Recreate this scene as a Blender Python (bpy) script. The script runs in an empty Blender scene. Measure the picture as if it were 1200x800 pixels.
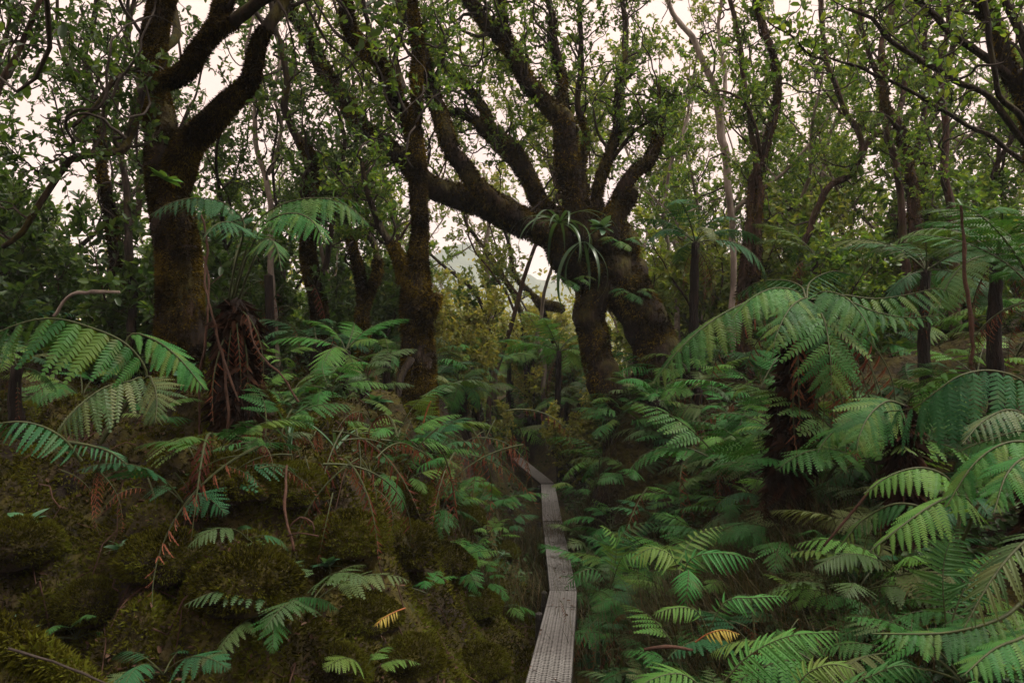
import bpy, math, random
import numpy as np
from mathutils import Vector, Matrix

# ------------------------------------------------------------------ camera, sky, sun, exposure
SC = bpy.context.scene
COL = SC.collection
R = math.radians
FPX, CX, CY, EYE = 900.0, 600.0, 400.0, 1.8

cam_d = bpy.data.cameras.new('camera')
cam_d.sensor_width = 36.0
cam_d.lens = 36.0 * FPX / 1200.0
cam_d.clip_start = 0.05
cam_d.clip_end = 12000.0
cam = bpy.data.objects.new('camera', cam_d)
cam.location = (0, 0, EYE)
cam.rotation_euler = (R(90), 0, 0)
COL.objects.link(cam)
SC.camera = cam

SUN_EL, SUN_AZ = R(56), R(98)          # azimuth clockwise from +Y (the view direction)
world = bpy.data.worlds.new('World')
SC.world = world
world.use_nodes = True
wn = world.node_tree
wn.nodes.clear()
w_out = wn.nodes.new('ShaderNodeOutputWorld')
w_bg = wn.nodes.new('ShaderNodeBackground')
w_bg.inputs['Strength'].default_value = 0.1
w_sky = wn.nodes.new('ShaderNodeTexSky')
w_sky.sky_type = 'NISHITA'
w_sky.sun_disc = False
w_sky.sun_elevation = SUN_EL
w_sky.sun_rotation = SUN_AZ
w_tc = wn.nodes.new('ShaderNodeTexCoord')
w_no = wn.nodes.new('ShaderNodeTexNoise')
w_no.inputs['Scale'].default_value = 2.2
w_no.inputs['Detail'].default_value = 5.0
w_mr = wn.nodes.new('ShaderNodeMapRange')
w_mr.inputs['From Min'].default_value = 0.3
w_mr.inputs['From Max'].default_value = 0.7
w_mr.inputs['To Min'].default_value = 0.86
w_mr.inputs['To Max'].default_value = 0.97
w_mix = wn.nodes.new('ShaderNodeMix')
w_mix.data_type = 'RGBA'
# overcast cloud deck, faintly pink, brighter towards the zenith as overcast skies are
w_sep = wn.nodes.new('ShaderNodeSeparateXYZ')
wn.links.new(w_tc.outputs['Generated'], w_sep.inputs[0])
w_abs = wn.nodes.new('ShaderNodeMath')
w_abs.operation = 'ABSOLUTE'
wn.links.new(w_sep.outputs['Z'], w_abs.inputs[0])
w_pow = wn.nodes.new('ShaderNodeMath')
w_pow.operation = 'POWER'
w_pow.inputs[1].default_value = 3.0
wn.links.new(w_abs.outputs[0], w_pow.inputs[0])
w_rmp = wn.nodes.new('ShaderNodeMix')
w_rmp.data_type = 'RGBA'
w_rmp.inputs['A'].default_value = (4.35, 3.0, 2.48, 1.0)
w_rmp.inputs['B'].default_value = (14.5, 12.6, 11.0, 1.0)
wn.links.new(w_pow.outputs[0], w_rmp.inputs['Factor'])
wn.links.new(w_rmp.outputs['Result'], w_mix.inputs['B'])
wn.links.new(w_tc.outputs['Generated'], w_no.inputs['Vector'])
wn.links.new(w_no.outputs['Fac'], w_mr.inputs['Value'])
wn.links.new(w_mr.outputs['Result'], w_mix.inputs['Factor'])
wn.links.new(w_sky.outputs['Color'], w_mix.inputs['A'])
wn.links.new(w_mix.outputs['Result'], w_bg.inputs['Color'])
wn.links.new(w_bg.outputs['Background'], w_out.inputs['Surface'])

sun_d = bpy.data.lights.new('sun', 'SUN')
sun_d.energy = 1.5
sun_d.angle = R(10)
sun_d.color = (1.0, 0.94, 0.84)
sun = bpy.data.objects.new('sun', sun_d)
sdir = Vector((math.cos(SUN_EL) * math.sin(SUN_AZ), math.cos(SUN_EL) * math.cos(SUN_AZ), math.sin(SUN_EL)))
sun.rotation_euler = sdir.to_track_quat('Z', 'Y').to_euler()
sun.location = (4, 2, 12)
COL.objects.link(sun)

SC.view_settings.view_transform = 'Standard'
SC.view_settings.look = 'None'
SC.view_settings.exposure = 1.5
SC.view_settings.gamma = 1.0
SC.view_settings.use_curve_mapping = False
SC.cycles.use_denoising = True
SC.cycles.max_bounces = 10
SC.cycles.diffuse_bounces = 5
SC.cycles.glossy_bounces = 2
SC.cycles.transmission_bounces = 8
SC.cycles.volume_bounces = 1
SC.cycles.caustics_reflective = False
SC.cycles.caustics_refractive = False

# ------------------------------------------------------------------ helpers
RNG = np.random.default_rng(11)
random.seed(11)


def P(u, v, y):
    """A point seen at photo pixel (u, v) at distance y in front of the camera."""
    return np.array([(u - CX) / FPX * y, y, EYE + (CY - v) / FPX * y])


def _hash(ix, iy, iz, seed):
    h = (ix.astype(np.int64) * 374761393 + iy.astype(np.int64) * 668265263 + iz.astype(np.int64) * 2147483647 + seed * 1274126177) & 0xffffffff
    h = ((h ^ (h >> 13)) * 1274126177) & 0xffffffff
    h = (h ^ (h >> 16)) & 0xffffffff
    return h.astype(np.float64) / 4294967295.0


def vnoise(p, seed=0):
    """value noise, -1..1, p (N,3)"""
    i = np.floor(p)
    f = p - i
    i = i.astype(np.int64)
    f = f * f * (3 - 2 * f)
    out = 0
    for dx in (0, 1):
        for dy in (0, 1):
            for dz in (0, 1):
                w = (f[:, 0] if dx else 1 - f[:, 0]) * (f[:, 1] if dy else 1 - f[:, 1]) * (f[:, 2] if dz else 1 - f[:, 2])
                out = out + w * _hash(i[:, 0] + dx, i[:, 1] + dy, i[:, 2] + dz, seed)
    return out * 2 - 1


def fbm(p, seed=0, octs=3):
    a, s, o = 1.0, 0, 0.0
    for k in range(octs):
        o = o + a * vnoise(p * (2 ** k), seed + k * 17)
        s += a
        a *= 0.5
    return o / s


def nz(v, ax=-1):
    return v / np.maximum(np.linalg.norm(v, axis=ax, keepdims=True), 1e-9)


def make_mesh(name, chunks, mats, smooth=True, mat_ids=None):
    """chunks: list of (V (N,3), F (M,k)) -> one mesh datablock"""
    vs, sizes, loops, ids, off = [], [], [], [], 0
    for ci, (V, F) in enumerate(chunks):
        V = np.asarray(V, float)
        F = np.asarray(F, np.int64)
        if len(F) == 0:
            continue
        vs.append(V)
        loops.append((F + off).ravel())
        sizes.append(np.full(len(F), F.shape[1], np.int32))
        ids.append(np.full(len(F), 0 if mat_ids is None else mat_ids[ci], np.int32))
        off += len(V)
    me = bpy.data.meshes.new(name)
    V = np.concatenate(vs)
    L = np.concatenate(loops).astype(np.int32)
    S = np.concatenate(sizes)
    me.vertices.add(len(V))
    me.vertices.foreach_set('co', V.astype(np.float32).ravel())
    me.loops.add(len(L))
    me.loops.foreach_set('vertex_index', L)
    me.polygons.add(len(S))
    st = np.concatenate([[0], np.cumsum(S)[:-1]]).astype(np.int32)
    me.polygons.foreach_set('loop_start', st)
    me.polygons.foreach_set('loop_total', S)
    me.polygons.foreach_set('material_index', np.concatenate(ids))
    me.polygons.foreach_set('use_smooth', np.full(len(S), smooth, bool))
    for m in (mats if isinstance(mats, (list, tuple)) else [mats]):
        me.materials.append(m)
    me.update(calc_edges=True)
    return me


def link(name, data, parent=None, **props):
    o = bpy.data.objects.new(name, data)
    COL.objects.link(o)
    if parent is not None:
        o.parent = parent
    for k, v in props.items():
        o[k] = v
    return o


def part(name, chunks, mat, parent, smooth=True, **props):
    """a mesh part whose vertices are given in world space"""
    b = np.array(parent.matrix_basis.translation) if parent is not None else np.zeros(3)
    q = parent
    while q is not None and q.parent is not None:
        q = q.parent
        b = b + np.array(q.matrix_basis.translation)
    return link(name, make_mesh(name, [(np.asarray(V) - b, F) for V, F in chunks], mat, smooth), parent, **props)


def thing(name, label, cat, loc, group=None, rotz=0.0, scale=1.0):
    o = link(name, None, label=label, category=cat)
    o.empty_display_size = 0.1
    o.location = [float(x) for x in loc]
    o.rotation_euler = (0, 0, rotz)
    o.scale = (scale, scale, scale)
    if group:
        o['group'] = group
    return o


def smooth_path(pts, step):
    """Catmull-Rom through pts (N,d), resampled to about step"""
    p = np.asarray(pts, float)
    if len(p) < 3:
        n = max(2, int(np.linalg.norm(p[-1, :3] - p[0, :3]) / step) + 1)
        t = np.linspace(0, 1, n)[:, None]
        return p[0] * (1 - t) + p[-1] * t
    e = np.vstack([2 * p[0] - p[1], p, 2 * p[-1] - p[-2]])
    out = []
    for i in range(1, len(e) - 2):
        a, b, c, d = e[i - 1], e[i], e[i + 1], e[i + 2]
        n = max(2, int(np.linalg.norm(c[:3] - b[:3]) / step))
        t = np.linspace(0, 1, n, endpoint=False)[:, None]
        out.append(0.5 * (2 * b + (c - a) * t + (2 * a - 5 * b + 4 * c - d) * t ** 2 + (3 * b - a - 3 * c + d) * t ** 3))
    out.append(p[-1:])
    return np.concatenate(out)


def tangents(c):
    return nz(np.gradient(c, axis=0))


def frames(c):
    T = tangents(c)
    ref = np.array([0.0, 0.0, 1.0]) if abs(T[0, 2]) < 0.8 else np.array([0.0, 1.0, 0.0])
    U = np.zeros_like(T)
    u = ref - T[0] * ref.dot(T[0])
    for i in range(len(T)):
        u = u - T[i] * u.dot(T[i])
        n = np.linalg.norm(u)
        u = u / n if n > 1e-6 else np.array([1.0, 0, 0])
        U[i] = u
    return T, U, np.cross(T, U)


def tube(c, r, n=6, rough=0.0, freq=6.0, seed=0, cap=True):
    c = np.asarray(c, float)
    r = np.broadcast_to(np.asarray(r, float), (len(c),))
    T, U, W = frames(c)
    a = np.linspace(0, 2 * np.pi, n, endpoint=False)
    d = U[:, None] * np.cos(a)[None, :, None] + W[:, None] * np.sin(a)[None, :, None]
    V = c[:, None] + d * r[:, None, None]
    if rough > 0:
        f = fbm(V.reshape(-1, 3) * freq, seed, 3).reshape(len(c), n)
        g = fbm(V.reshape(-1, 3) * np.array([freq * 4, freq * 4, freq * 0.8]), seed + 5, 2).reshape(len(c), n)
        V = V + d * (r[:, None] * rough * (f + 0.35 * g))[:, :, None]
    V = V.reshape(-1, 3)
    m = len(c)
    i = np.arange(m - 1)[:, None] * n
    j = np.arange(n)[None, :]
    j2 = (j + 1) % n
    F = np.stack([i + j, i + j2, i + n + j2, i + n + j], -1).reshape(-1, 4)
    if not cap:
        return [(V, F)]
    V = np.vstack([V, c[-1] + T[-1] * r[-1] * 0.6, c[0]])
    k = len(V)
    jj = np.arange(n)
    F2 = np.stack([(m - 1) * n + jj, (m - 1) * n + (jj + 1) % n, np.full(n, k - 2)], -1)
    F3 = np.stack([(jj + 1) % n, jj, np.full(n, k - 1)], -1)
    return [(V, F), (V, np.vstack([F2, F3]))] if False else [_join_tris(V, F, np.vstack([F2, F3]))]


def _join_tris(V, Q, Tn):
    # quads split into triangles so that the whole tube is one chunk
    a = np.vstack([Q[:, [0, 1, 2]], Q[:, [0, 2, 3]], Tn])
    return (V, a)


def walk(rng, p, d, length, n, wander, up=0.0, droop=0.0):
    out = [np.array(p, float)]
    d = np.array(d, float)
    s = length / n
    for k in range(n):
        d = d + rng.normal(0, wander, 3)
        d[2] += up - droop * k / n
        d = d / np.linalg.norm(d)
        out.append(out[-1] + d * s)
    return np.array(out)


def leaf_cloud(pos, axis, nrm, L, Wd, fold=0.14, big=False):
    pos, axis = np.asarray(pos), nz(np.asarray(axis))
    nrm = nz(nrm - axis * np.sum(nrm * axis, 1, keepdims=True))
    side = np.cross(axis, nrm)
    L = np.broadcast_to(L, (len(pos),))[:, None]
    Wd = np.broadcast_to(Wd, (len(pos),))[:, None]
    N = len(pos)
    base = pos
    tip = pos + axis * L - nrm * L * 0.12
    if not big:
        q = []
        for sg in (1, -1):
            q.append(pos + axis * L * 0.30 + sg * side * Wd * 0.44 + nrm * Wd * fold)
            q.append(pos + axis * L * 0.74 + sg * side * Wd * 0.40 + nrm * Wd * fold * .8 - nrm * L * .05)
        V = np.stack([base, q[2], q[3], tip, q[1], q[0]], 1).reshape(-1, 3)
        k = np.arange(N)[:, None] * 6
        F = np.concatenate([k + np.array([[0, 1, 2, 3]]), k + np.array([[0, 3, 4, 5]])])
    else:
        m = pos + axis * L * 0.55
        l1 = pos + axis * L * 0.28 + side * Wd * 0.42 + nrm * Wd * fold
        l2 = pos + axis * L * 0.68 + side * Wd * 0.44 + nrm * Wd * fold
        r1 = pos + axis * L * 0.28 - side * Wd * 0.42 + nrm * Wd * fold
        r2 = pos + axis * L * 0.68 - side * Wd * 0.44 + nrm * Wd * fold
        V = np.stack([base, r1, r2, tip, l2, l1, m], 1).reshape(-1, 3)
        k = np.arange(N)[:, None] * 7
        F = np.concatenate([k + np.array([t]) for t in ([0, 1, 6], [1, 2, 6], [2, 3, 6], [3, 4, 6], [4, 5, 6], [5, 0, 6])])
    return (V, F)


def blades(pos, axis, L, Wd, rng):
    """one-triangle moss blades"""
    pos, axis = np.asarray(pos), nz(np.asarray(axis))
    sd = nz(np.cross(axis, rng.normal(0, 1, pos.shape)))
    L, Wd = np.asarray(L)[:, None], np.asarray(Wd)[:, None]
    V = np.stack([pos - sd * Wd * .5, pos + sd * Wd * .5, pos + axis * L], 1).reshape(-1, 3)
    return V, np.arange(len(V)).reshape(-1, 3)


# ------------------------------------------------------------------ materials
def new_mat(name):
    m = bpy.data.materials.new(name)
    m.use_nodes = True
    nt = m.node_tree
    nt.nodes.clear()
    out = nt.nodes.new('ShaderNodeOutputMaterial')
    return m, nt, out


def ramp(nt, cols, src):
    r = nt.nodes.new('ShaderNodeValToRGB')
    e = r.color_ramp.elements
    n = len(cols)
    e[0].position, e[0].color = 0.0, (*cols[0], 1)
    e[1].position, e[1].color = 1.0, (*cols[-1], 1)
    for i in range(1, n - 1):
        q = e.new(i / (n - 1))
        q.color = (*cols[i], 1)
    nt.links.new(src, r.inputs['Fac'])
    return r.outputs['Color']


def leaf_mat(name, cols, rough=0.45, spec=0.5, trans=0.3, per='island', trans_gain=1.25, noise=6.0, rw=1.0, brown=0.0):
    m, nt, out = new_mat(name)
    if per == 'island':
        src = nt.nodes.new('ShaderNodeNewGeometry').outputs['Random Per Island']
    else:
        src = nt.nodes.new('ShaderNodeObjectInfo').outputs['Random']
    tc = nt.nodes.new('ShaderNodeNewGeometry')
    no = nt.nodes.new('ShaderNodeTexNoise')
    no.inputs['Scale'].default_value = noise
    no.inputs['Detail'].default_value = 3
    nt.links.new(tc.outputs['Position'], no.inputs['Vector'])
    mx = nt.nodes.new('ShaderNodeMath')
    mx.operation = 'MULTIPLY_ADD'
    rs = nt.nodes.new('ShaderNodeMath')
    rs.operation = 'MULTIPLY'
    rs.inputs[1].default_value = rw
    nt.links.new(src, rs.inputs[0])
    nt.links.new(no.outputs['Fac'], mx.inputs[0])
    mx.inputs[1].default_value = 0.8 + 1.2 * (1 - rw)
    nt.links.new(rs.outputs[0], mx.inputs[2])
    sb = nt.nodes.new('ShaderNodeMath')
    sb.operation = 'SUBTRACT'
    sb.use_clamp = True
    nt.links.new(mx.outputs[0], sb.inputs[0])
    sb.inputs[1].default_value = 0.4 + 0.3 * (1 - rw)
    c = ramp(nt, cols, sb.outputs[0])
    if brown > 0:
        nb = nt.nodes.new('ShaderNodeTexNoise')
        nb.inputs['Scale'].default_value = 9.0
        nb.inputs['Detail'].default_value = 4
        nt.links.new(tc.outputs['Position'], nb.inputs['Vector'])
        mb = nt.nodes.new('ShaderNodeMapRange')
        mb.inputs['From Min'].default_value = 0.60
        mb.inputs['From Max'].default_value = 0.72
        mb.inputs['To Max'].default_value = brown
        nt.links.new(nb.outputs['Fac'], mb.inputs['Value'])
        mm = nt.nodes.new('ShaderNodeMix')
        mm.data_type = 'RGBA'
        nt.links.new(mb.outputs[0], mm.inputs['Factor'])
        nt.links.new(c, mm.inputs['A'])
        mm.inputs['B'].default_value = (0.085, 0.055, 0.02, 1)
        c = mm.outputs['Result']
    b = nt.nodes.new('ShaderNodeBsdfPrincipled')
    nt.links.new(c, b.inputs['Base Color'])
    b.inputs['Roughness'].default_value = rough
    b.inputs['Specular IOR Level'].default_value = spec
    t = nt.nodes.new('ShaderNodeBsdfTranslucent')
    g = nt.nodes.new('ShaderNodeMix')
    g.data_type = 'RGBA'
    g.blend_type = 'MULTIPLY'
    g.inputs['Factor'].default_value = 1
    nt.links.new(c, g.inputs['A'])
    g.inputs['B'].default_value = (trans_gain * 1.25, trans_gain * 1.1, trans_gain * 0.5, 1)
    nt.links.new(g.outputs['Result'], t.inputs['Color'])
    ms = nt.nodes.new('ShaderNodeMixShader')
    ms.inputs[0].default_value = trans
    nt.links.new(b.outputs[0], ms.inputs[1])
    nt.links.new(t.outputs[0], ms.inputs[2])
    nt.links.new(ms.outputs[0], out.inputs['Surface'])
    return m


def surf_mat(name, cols, scale=8.0, stretch=(1, 1, 1), rough=0.9, bump=0.4, bscale=40.0, moss=None, moss_amt=0.5, moss_scale=3.0, spec=0.2):
    """bark, soil, wood: noise colours, bump, and moss patches that favour upward faces"""
    m, nt, out = new_mat(name)
    geo = nt.nodes.new('ShaderNodeNewGeometry')
    mp = nt.nodes.new('ShaderNodeMapping')
    mp.inputs['Scale'].default_value = stretch
    nt.links.new(geo.outputs['Position'], mp.inputs['Vector'])
    n1 = nt.nodes.new('ShaderNodeTexNoise')
    n1.inputs['Scale'].default_value = scale
    n1.inputs['Detail'].default_value = 6
    n1.inputs['Roughness'].default_value = 0.65
    nt.links.new(mp.outputs[0], n1.inputs['Vector'])
    mr = nt.nodes.new('ShaderNodeMapRange')
    mr.inputs['From Min'].default_value = 0.28
    mr.inputs['From Max'].default_value = 0.72
    nt.links.new(n1.outputs['Fac'], mr.inputs['Value'])
    col = ramp(nt, cols, mr.outputs[0])
    n2 = nt.nodes.new('ShaderNodeTexNoise')
    n2.inputs['Scale'].default_value = bscale
    n2.inputs['Detail'].default_value = 5
    nt.links.new(mp.outputs[0], n2.inputs['Vector'])
    if moss:
        n3 = nt.nodes.new('ShaderNodeTexNoise')
        n3.inputs['Scale'].default_value = moss_scale
        n3.inputs['Detail'].default_value = 5
        nt.links.new(geo.outputs['Position'], n3.inputs['Vector'])
        sep = nt.nodes.new('ShaderNodeSeparateXYZ')
        nt.links.new(geo.outputs['Normal'], sep.inputs[0])
        ad = nt.nodes.new('ShaderNodeMath')
        ad.operation = 'MULTIPLY_ADD'
        nt.links.new(sep.outputs['Z'], ad.inputs[0])
        ad.inputs[1].default_value = 0.16
        nt.links.new(n3.outputs['Fac'], ad.inputs[2])
        mr2 = nt.nodes.new('ShaderNodeMapRange')
        lo = 0.72 - 0.5 * moss_amt
        mr2.inputs['From Min'].default_value = lo
        mr2.inputs['From Max'].default_value = lo + 0.16
        nt.links.new(ad.outputs[0], mr2.inputs['Value'])
        n4 = nt.nodes.new('ShaderNodeTexNoise')
        n4.inputs['Scale'].default_value = 14
        n4.inputs['Detail'].default_value = 6
        nt.links.new(geo.outputs['Position'], n4.inputs['Vector'])
        mr4 = nt.nodes.new('ShaderNodeMapRange')
        mr4.inputs['From Min'].default_value = 0.3
        mr4.inputs['From Max'].default_value = 0.7
        nt.links.new(n4.outputs['Fac'], mr4.inputs['Value'])
        mc = ramp(nt, moss, mr4.outputs[0])
        mm = nt.nodes.new('ShaderNodeMix')
        mm.data_type = 'RGBA'
        nt.links.new(mr2.outputs[0], mm.inputs['Factor'])
        nt.links.new(col, mm.inputs['A'])
        nt.links.new(mc, mm.inputs['B'])
        col = mm.outputs['Result']
    b = nt.nodes.new('ShaderNodeBsdfPrincipled')
    nt.links.new(col, b.inputs['Base Color'])
    b.inputs['Roughness'].default_value = rough
    b.inputs['Specular IOR Level'].default_value = spec
    bp = nt.nodes.new('ShaderNodeBump')
    bp.inputs['Strength'].default_value = bump
    bp.inputs['Distance'].default_value = 0.04
    nt.links.new(n2.outputs['Fac'], bp.inputs['Height'])
    nt.links.new(bp.outputs[0], b.inputs['Normal'])
    nt.links.new(b.outputs[0], out.inputs['Surface'])
    return m


MOSS_C = [(0.010, 0.008, 0.002), (0.023, 0.019, 0.004), (0.046, 0.038, 0.006), (0.024, 0.028, 0.007)]
M = {
    'bark_dark': surf_mat('bark_dark', [(0.005, 0.004, 0.003), (0.016, 0.011, 0.008), (0.06, 0.044, 0.034)], 20, (1, 1, 0.25), bump=0.9, bscale=30, moss=MOSS_C, moss_amt=0.36),
    'bark_mossy': surf_mat('bark_mossy', [(0.005, 0.003, 0.002), (0.014, 0.009, 0.006), (0.045, 0.027, 0.016)], 18, (1, 1, 0.3), bump=0.9, bscale=26, moss=MOSS_C, moss_amt=0.5),
    'bark_brown': surf_mat('bark_brown', [(0.010, 0.006, 0.004), (0.034, 0.019, 0.013), (0.10, 0.058, 0.042)], 20, (1, 1, 0.25), bump=0.7, bscale=34, moss=MOSS_C, moss_amt=0.4),
    'bark_pale': surf_mat('bark_pale', [(0.07, 0.056, 0.048), (0.18, 0.145, 0.122), (0.32, 0.27, 0.235)], 9, (1, 1, 0.2), bump=0.6, bscale=30, moss=MOSS_C, moss_amt=0.3),
    'twig': surf_mat('twig', [(0.02, 0.015, 0.012), (0.05, 0.04, 0.032)], 12, bump=0.2),
    'fibre': surf_mat('fibre', [(0.004, 0.003, 0.0025), (0.011, 0.007, 0.005), (0.026, 0.013, 0.008)], 22, (1, 1, 0.2), bump=1.0, bscale=60),
    'soil': surf_mat('soil', [(0.005, 0.004, 0.003), (0.014, 0.009, 0.006), (0.035, 0.022, 0.014)], 7, bump=0.9, bscale=24, moss=MOSS_C, moss_amt=0.5, moss_scale=1.6),
    'board': surf_mat('board', [(0.010, 0.009, 0.008), (0.026, 0.024, 0.021), (0.058, 0.053, 0.047)], 7, (6, 0.7, 6), rough=0.75, bump=0.5, bscale=50, spec=0.3, moss=MOSS_C, moss_amt=.12, moss_scale=5.0),
    'wire': surf_mat('wire', [(0.07, 0.068, 0.064), (0.17, 0.165, 0.155)], 30, rough=0.55, bump=0.1, spec=0.5),
    'vine': surf_mat('vine', [(0.025, 0.013, 0.009), (0.07, 0.036, 0.023)], 20, bump=0.3),
    'moss': leaf_mat('moss', [(0.008, 0.007, 0.0015), (0.026, 0.025, 0.003), (0.062, 0.063, 0.006), (0.066, 0.085, 0.009), (0.115, 0.115, 0.010)], rough=0.9, spec=0.05, trans=0.2, noise=3.0, rw=.45),
    'moss_brown': leaf_mat('moss_brown', [(0.004, 0.003, 0.002), (0.012, 0.008, 0.003), (0.05, 0.034, 0.006), (0.15, 0.11, 0.012), (0.06, 0.065, 0.009)], rough=0.9, spec=0.05, trans=0.2, noise=3.2, rw=.45),
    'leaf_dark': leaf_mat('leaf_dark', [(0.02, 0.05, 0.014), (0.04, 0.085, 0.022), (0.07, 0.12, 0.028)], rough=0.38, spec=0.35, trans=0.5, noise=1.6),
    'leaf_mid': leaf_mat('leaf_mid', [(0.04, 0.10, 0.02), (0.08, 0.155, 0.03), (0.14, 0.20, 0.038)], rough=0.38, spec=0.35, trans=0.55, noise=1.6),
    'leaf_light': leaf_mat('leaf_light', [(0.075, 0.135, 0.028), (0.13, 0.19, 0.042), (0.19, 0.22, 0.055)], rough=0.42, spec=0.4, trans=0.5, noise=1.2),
    'leaf_sunlit_tint': leaf_mat('leaf_sunlit_tint', [(0.12, 0.16, 0.04), (0.18, 0.205, 0.055), (0.23, 0.22, 0.07)], rough=0.5, spec=0.3, trans=0.55, noise=.8),  # paler leaf copy: sunlight in the clearing is put into the colour
    'cover': leaf_mat('cover', [(0.010, 0.026, 0.009), (0.022, 0.052, 0.015), (0.04, 0.075, 0.02)], rough=0.5, spec=0.15, trans=0.2, noise=2),
    'leaf_far': leaf_mat('leaf_far', [(0.075, 0.11, 0.035), (0.13, 0.16, 0.05), (0.19, 0.18, 0.065)], rough=0.6, spec=0.3, trans=0.4, noise=0.4),
    'frond': leaf_mat('frond', [(0.013, 0.059, 0.014), (0.021, 0.085, 0.02), (0.035, 0.105, 0.023), (0.079, 0.13, 0.027)], rough=0.5, spec=0.13, trans=0.25, per='object', brown=0.4),
    'frond_teal': leaf_mat('frond_teal', [(0.014, 0.064, 0.025), (0.023, 0.085, 0.032), (0.031, 0.098, 0.037)], rough=0.5, spec=0.13, trans=0.18, per='object', brown=0.4),
    'frond_lime': leaf_mat('frond_lime', [(0.059, 0.157, 0.032), (0.081, 0.194, 0.038), (0.103, 0.2, 0.043)], rough=0.5, spec=0.13, trans=0.3, per='object', brown=0.4),
    'frond_dull': leaf_mat('frond_dull', [(0.028, 0.068, 0.020), (0.05, 0.092, 0.026), (0.078, 0.10, 0.03)], rough=0.55, spec=0.3, trans=0.25, per='object'),
    'frond_bright': leaf_mat('frond_bright', [(0.021, 0.103, 0.024), (0.034, 0.141, 0.031), (0.061, 0.16, 0.032), (0.091, 0.149, 0.031)], rough=0.5, spec=0.13, trans=0.28, per='object', brown=0.4),
    'frond_dead': leaf_mat('frond_dead', [(0.045, 0.013, 0.009), (0.11, 0.034, 0.022), (0.17, 0.068, 0.038)], rough=0.8, spec=0.1, trans=0.2, per='object'),
    'frond_yellow': leaf_mat('frond_yellow', [(0.22, 0.17, 0.025), (0.33, 0.27, 0.04)], rough=0.5, spec=0.3, trans=0.3, per='object'),
    'broad': leaf_mat('broad', [(0.03, 0.10, 0.05), (0.045, 0.13, 0.06), (0.06, 0.15, 0.06)], rough=0.35, spec=0.5, trans=0.25, per='object'),
    'broad_pale': leaf_mat('broad_pale', [(0.04, 0.10, 0.05), (0.06, 0.13, 0.065)], rough=0.35, spec=0.5, trans=0.25, per='object'),
    'strap': leaf_mat('strap', [(0.025, 0.06, 0.026), (0.045, 0.09, 0.035)], rough=0.35, spec=0.5, trans=0.3, per='object'),
    'grass': leaf_mat('grass', [(0.018, 0.016, 0.006), (0.045, 0.036, 0.011), (0.024, 0.042, 0.011), (0.08, 0.052, 0.022)], rough=0.6, spec=0.2, trans=0.25),
    'root_fibre': leaf_mat('root_fibre', [(0.005, 0.003, 0.002), (0.014, 0.008, 0.005), (0.035, 0.016, 0.009)], rough=0.9, spec=0.05, trans=0.05),
    'litter': leaf_mat('litter', [(0.012, 0.007, 0.004), (0.03, 0.016, 0.010), (0.055, 0.03, 0.018), (0.09, 0.055, 0.036)], rough=0.8, spec=0.12, trans=0.1),
    'stipe': surf_mat('stipe', [(0.02, 0.028, 0.010), (0.05, 0.06, 0.02)], 20, bump=0.2, rough=0.6),
    'stipe_red': surf_mat('stipe_red', [(0.16, 0.05, 0.02), (0.24, 0.09, 0.03)], 20, bump=0.2, rough=0.6),
    'hill': surf_mat('hill', [(0.015, 0.035, 0.018), (0.035, 0.065, 0.03), (0.07, 0.095, 0.04)], 0.09, bump=0.2, bscale=0.05),
}

# ------------------------------------------------------------------ terrain
PY = np.array([-5, 0, 4.05, 6.1, 6.9, 9.7, 13.5, 17, 22, 40])
PX = np.array([-.5, -.2, .19, .39, .46, .51, .63, .08, -1.6, -7])
PZ = np.array([1.0, .52, .0, -.31, -.44, -.47, -.70, -.76, -.7, -.9])
LY = np.array([-5, 0, 3, 4.5, 6, 8, 11, 14, 18, 25])
LH = np.array([.75, .75, .70, .60, .75, .95, .95, .75, .5, .2])
RY = np.array([-5, 0, 3, 5, 7, 9, 12, 15, 20, 26])
RH = np.array([.85, .75, .6, .55, .75, 1.0, 1.0, .8, .5, .2])


def sstep(a, b, x):
    t = np.clip((x - a) / (b - a), 0, 1)
    return t * t * (3 - 2 * t)


MOUNDS = [(-1.15, 2.45, -.75, .48), (-1.10, 3.35, .24, .24), (-.62, 4.2, .34, .36), (-.45, 5.0, .30, .30), (-.98, 4.5, .26, .26), (-1.48, 3.25, .24, .26),
          (-2.0, 3.1, -.95, .55), (-1.6, 4.1, .18, .3), (-.75, 3.3, -.14, .22), (-.42, 3.4, .22, .24), (-.2, 6.0, .15, .3), (-.8, 5.5, .2, .3), (-2.3, 2.3, .15, .4),
          (1.6, 4.1, .12, .35), (2.6, 3.3, -.35, .6), (1.0, 5.2, .12, .4), (2.2, 5.0, .15, .5), (-1.0, 6.6, .2, .4), (1.9, 9.9, .45, .95), (1.35, 9.15, 1.15, .48)]


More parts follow.
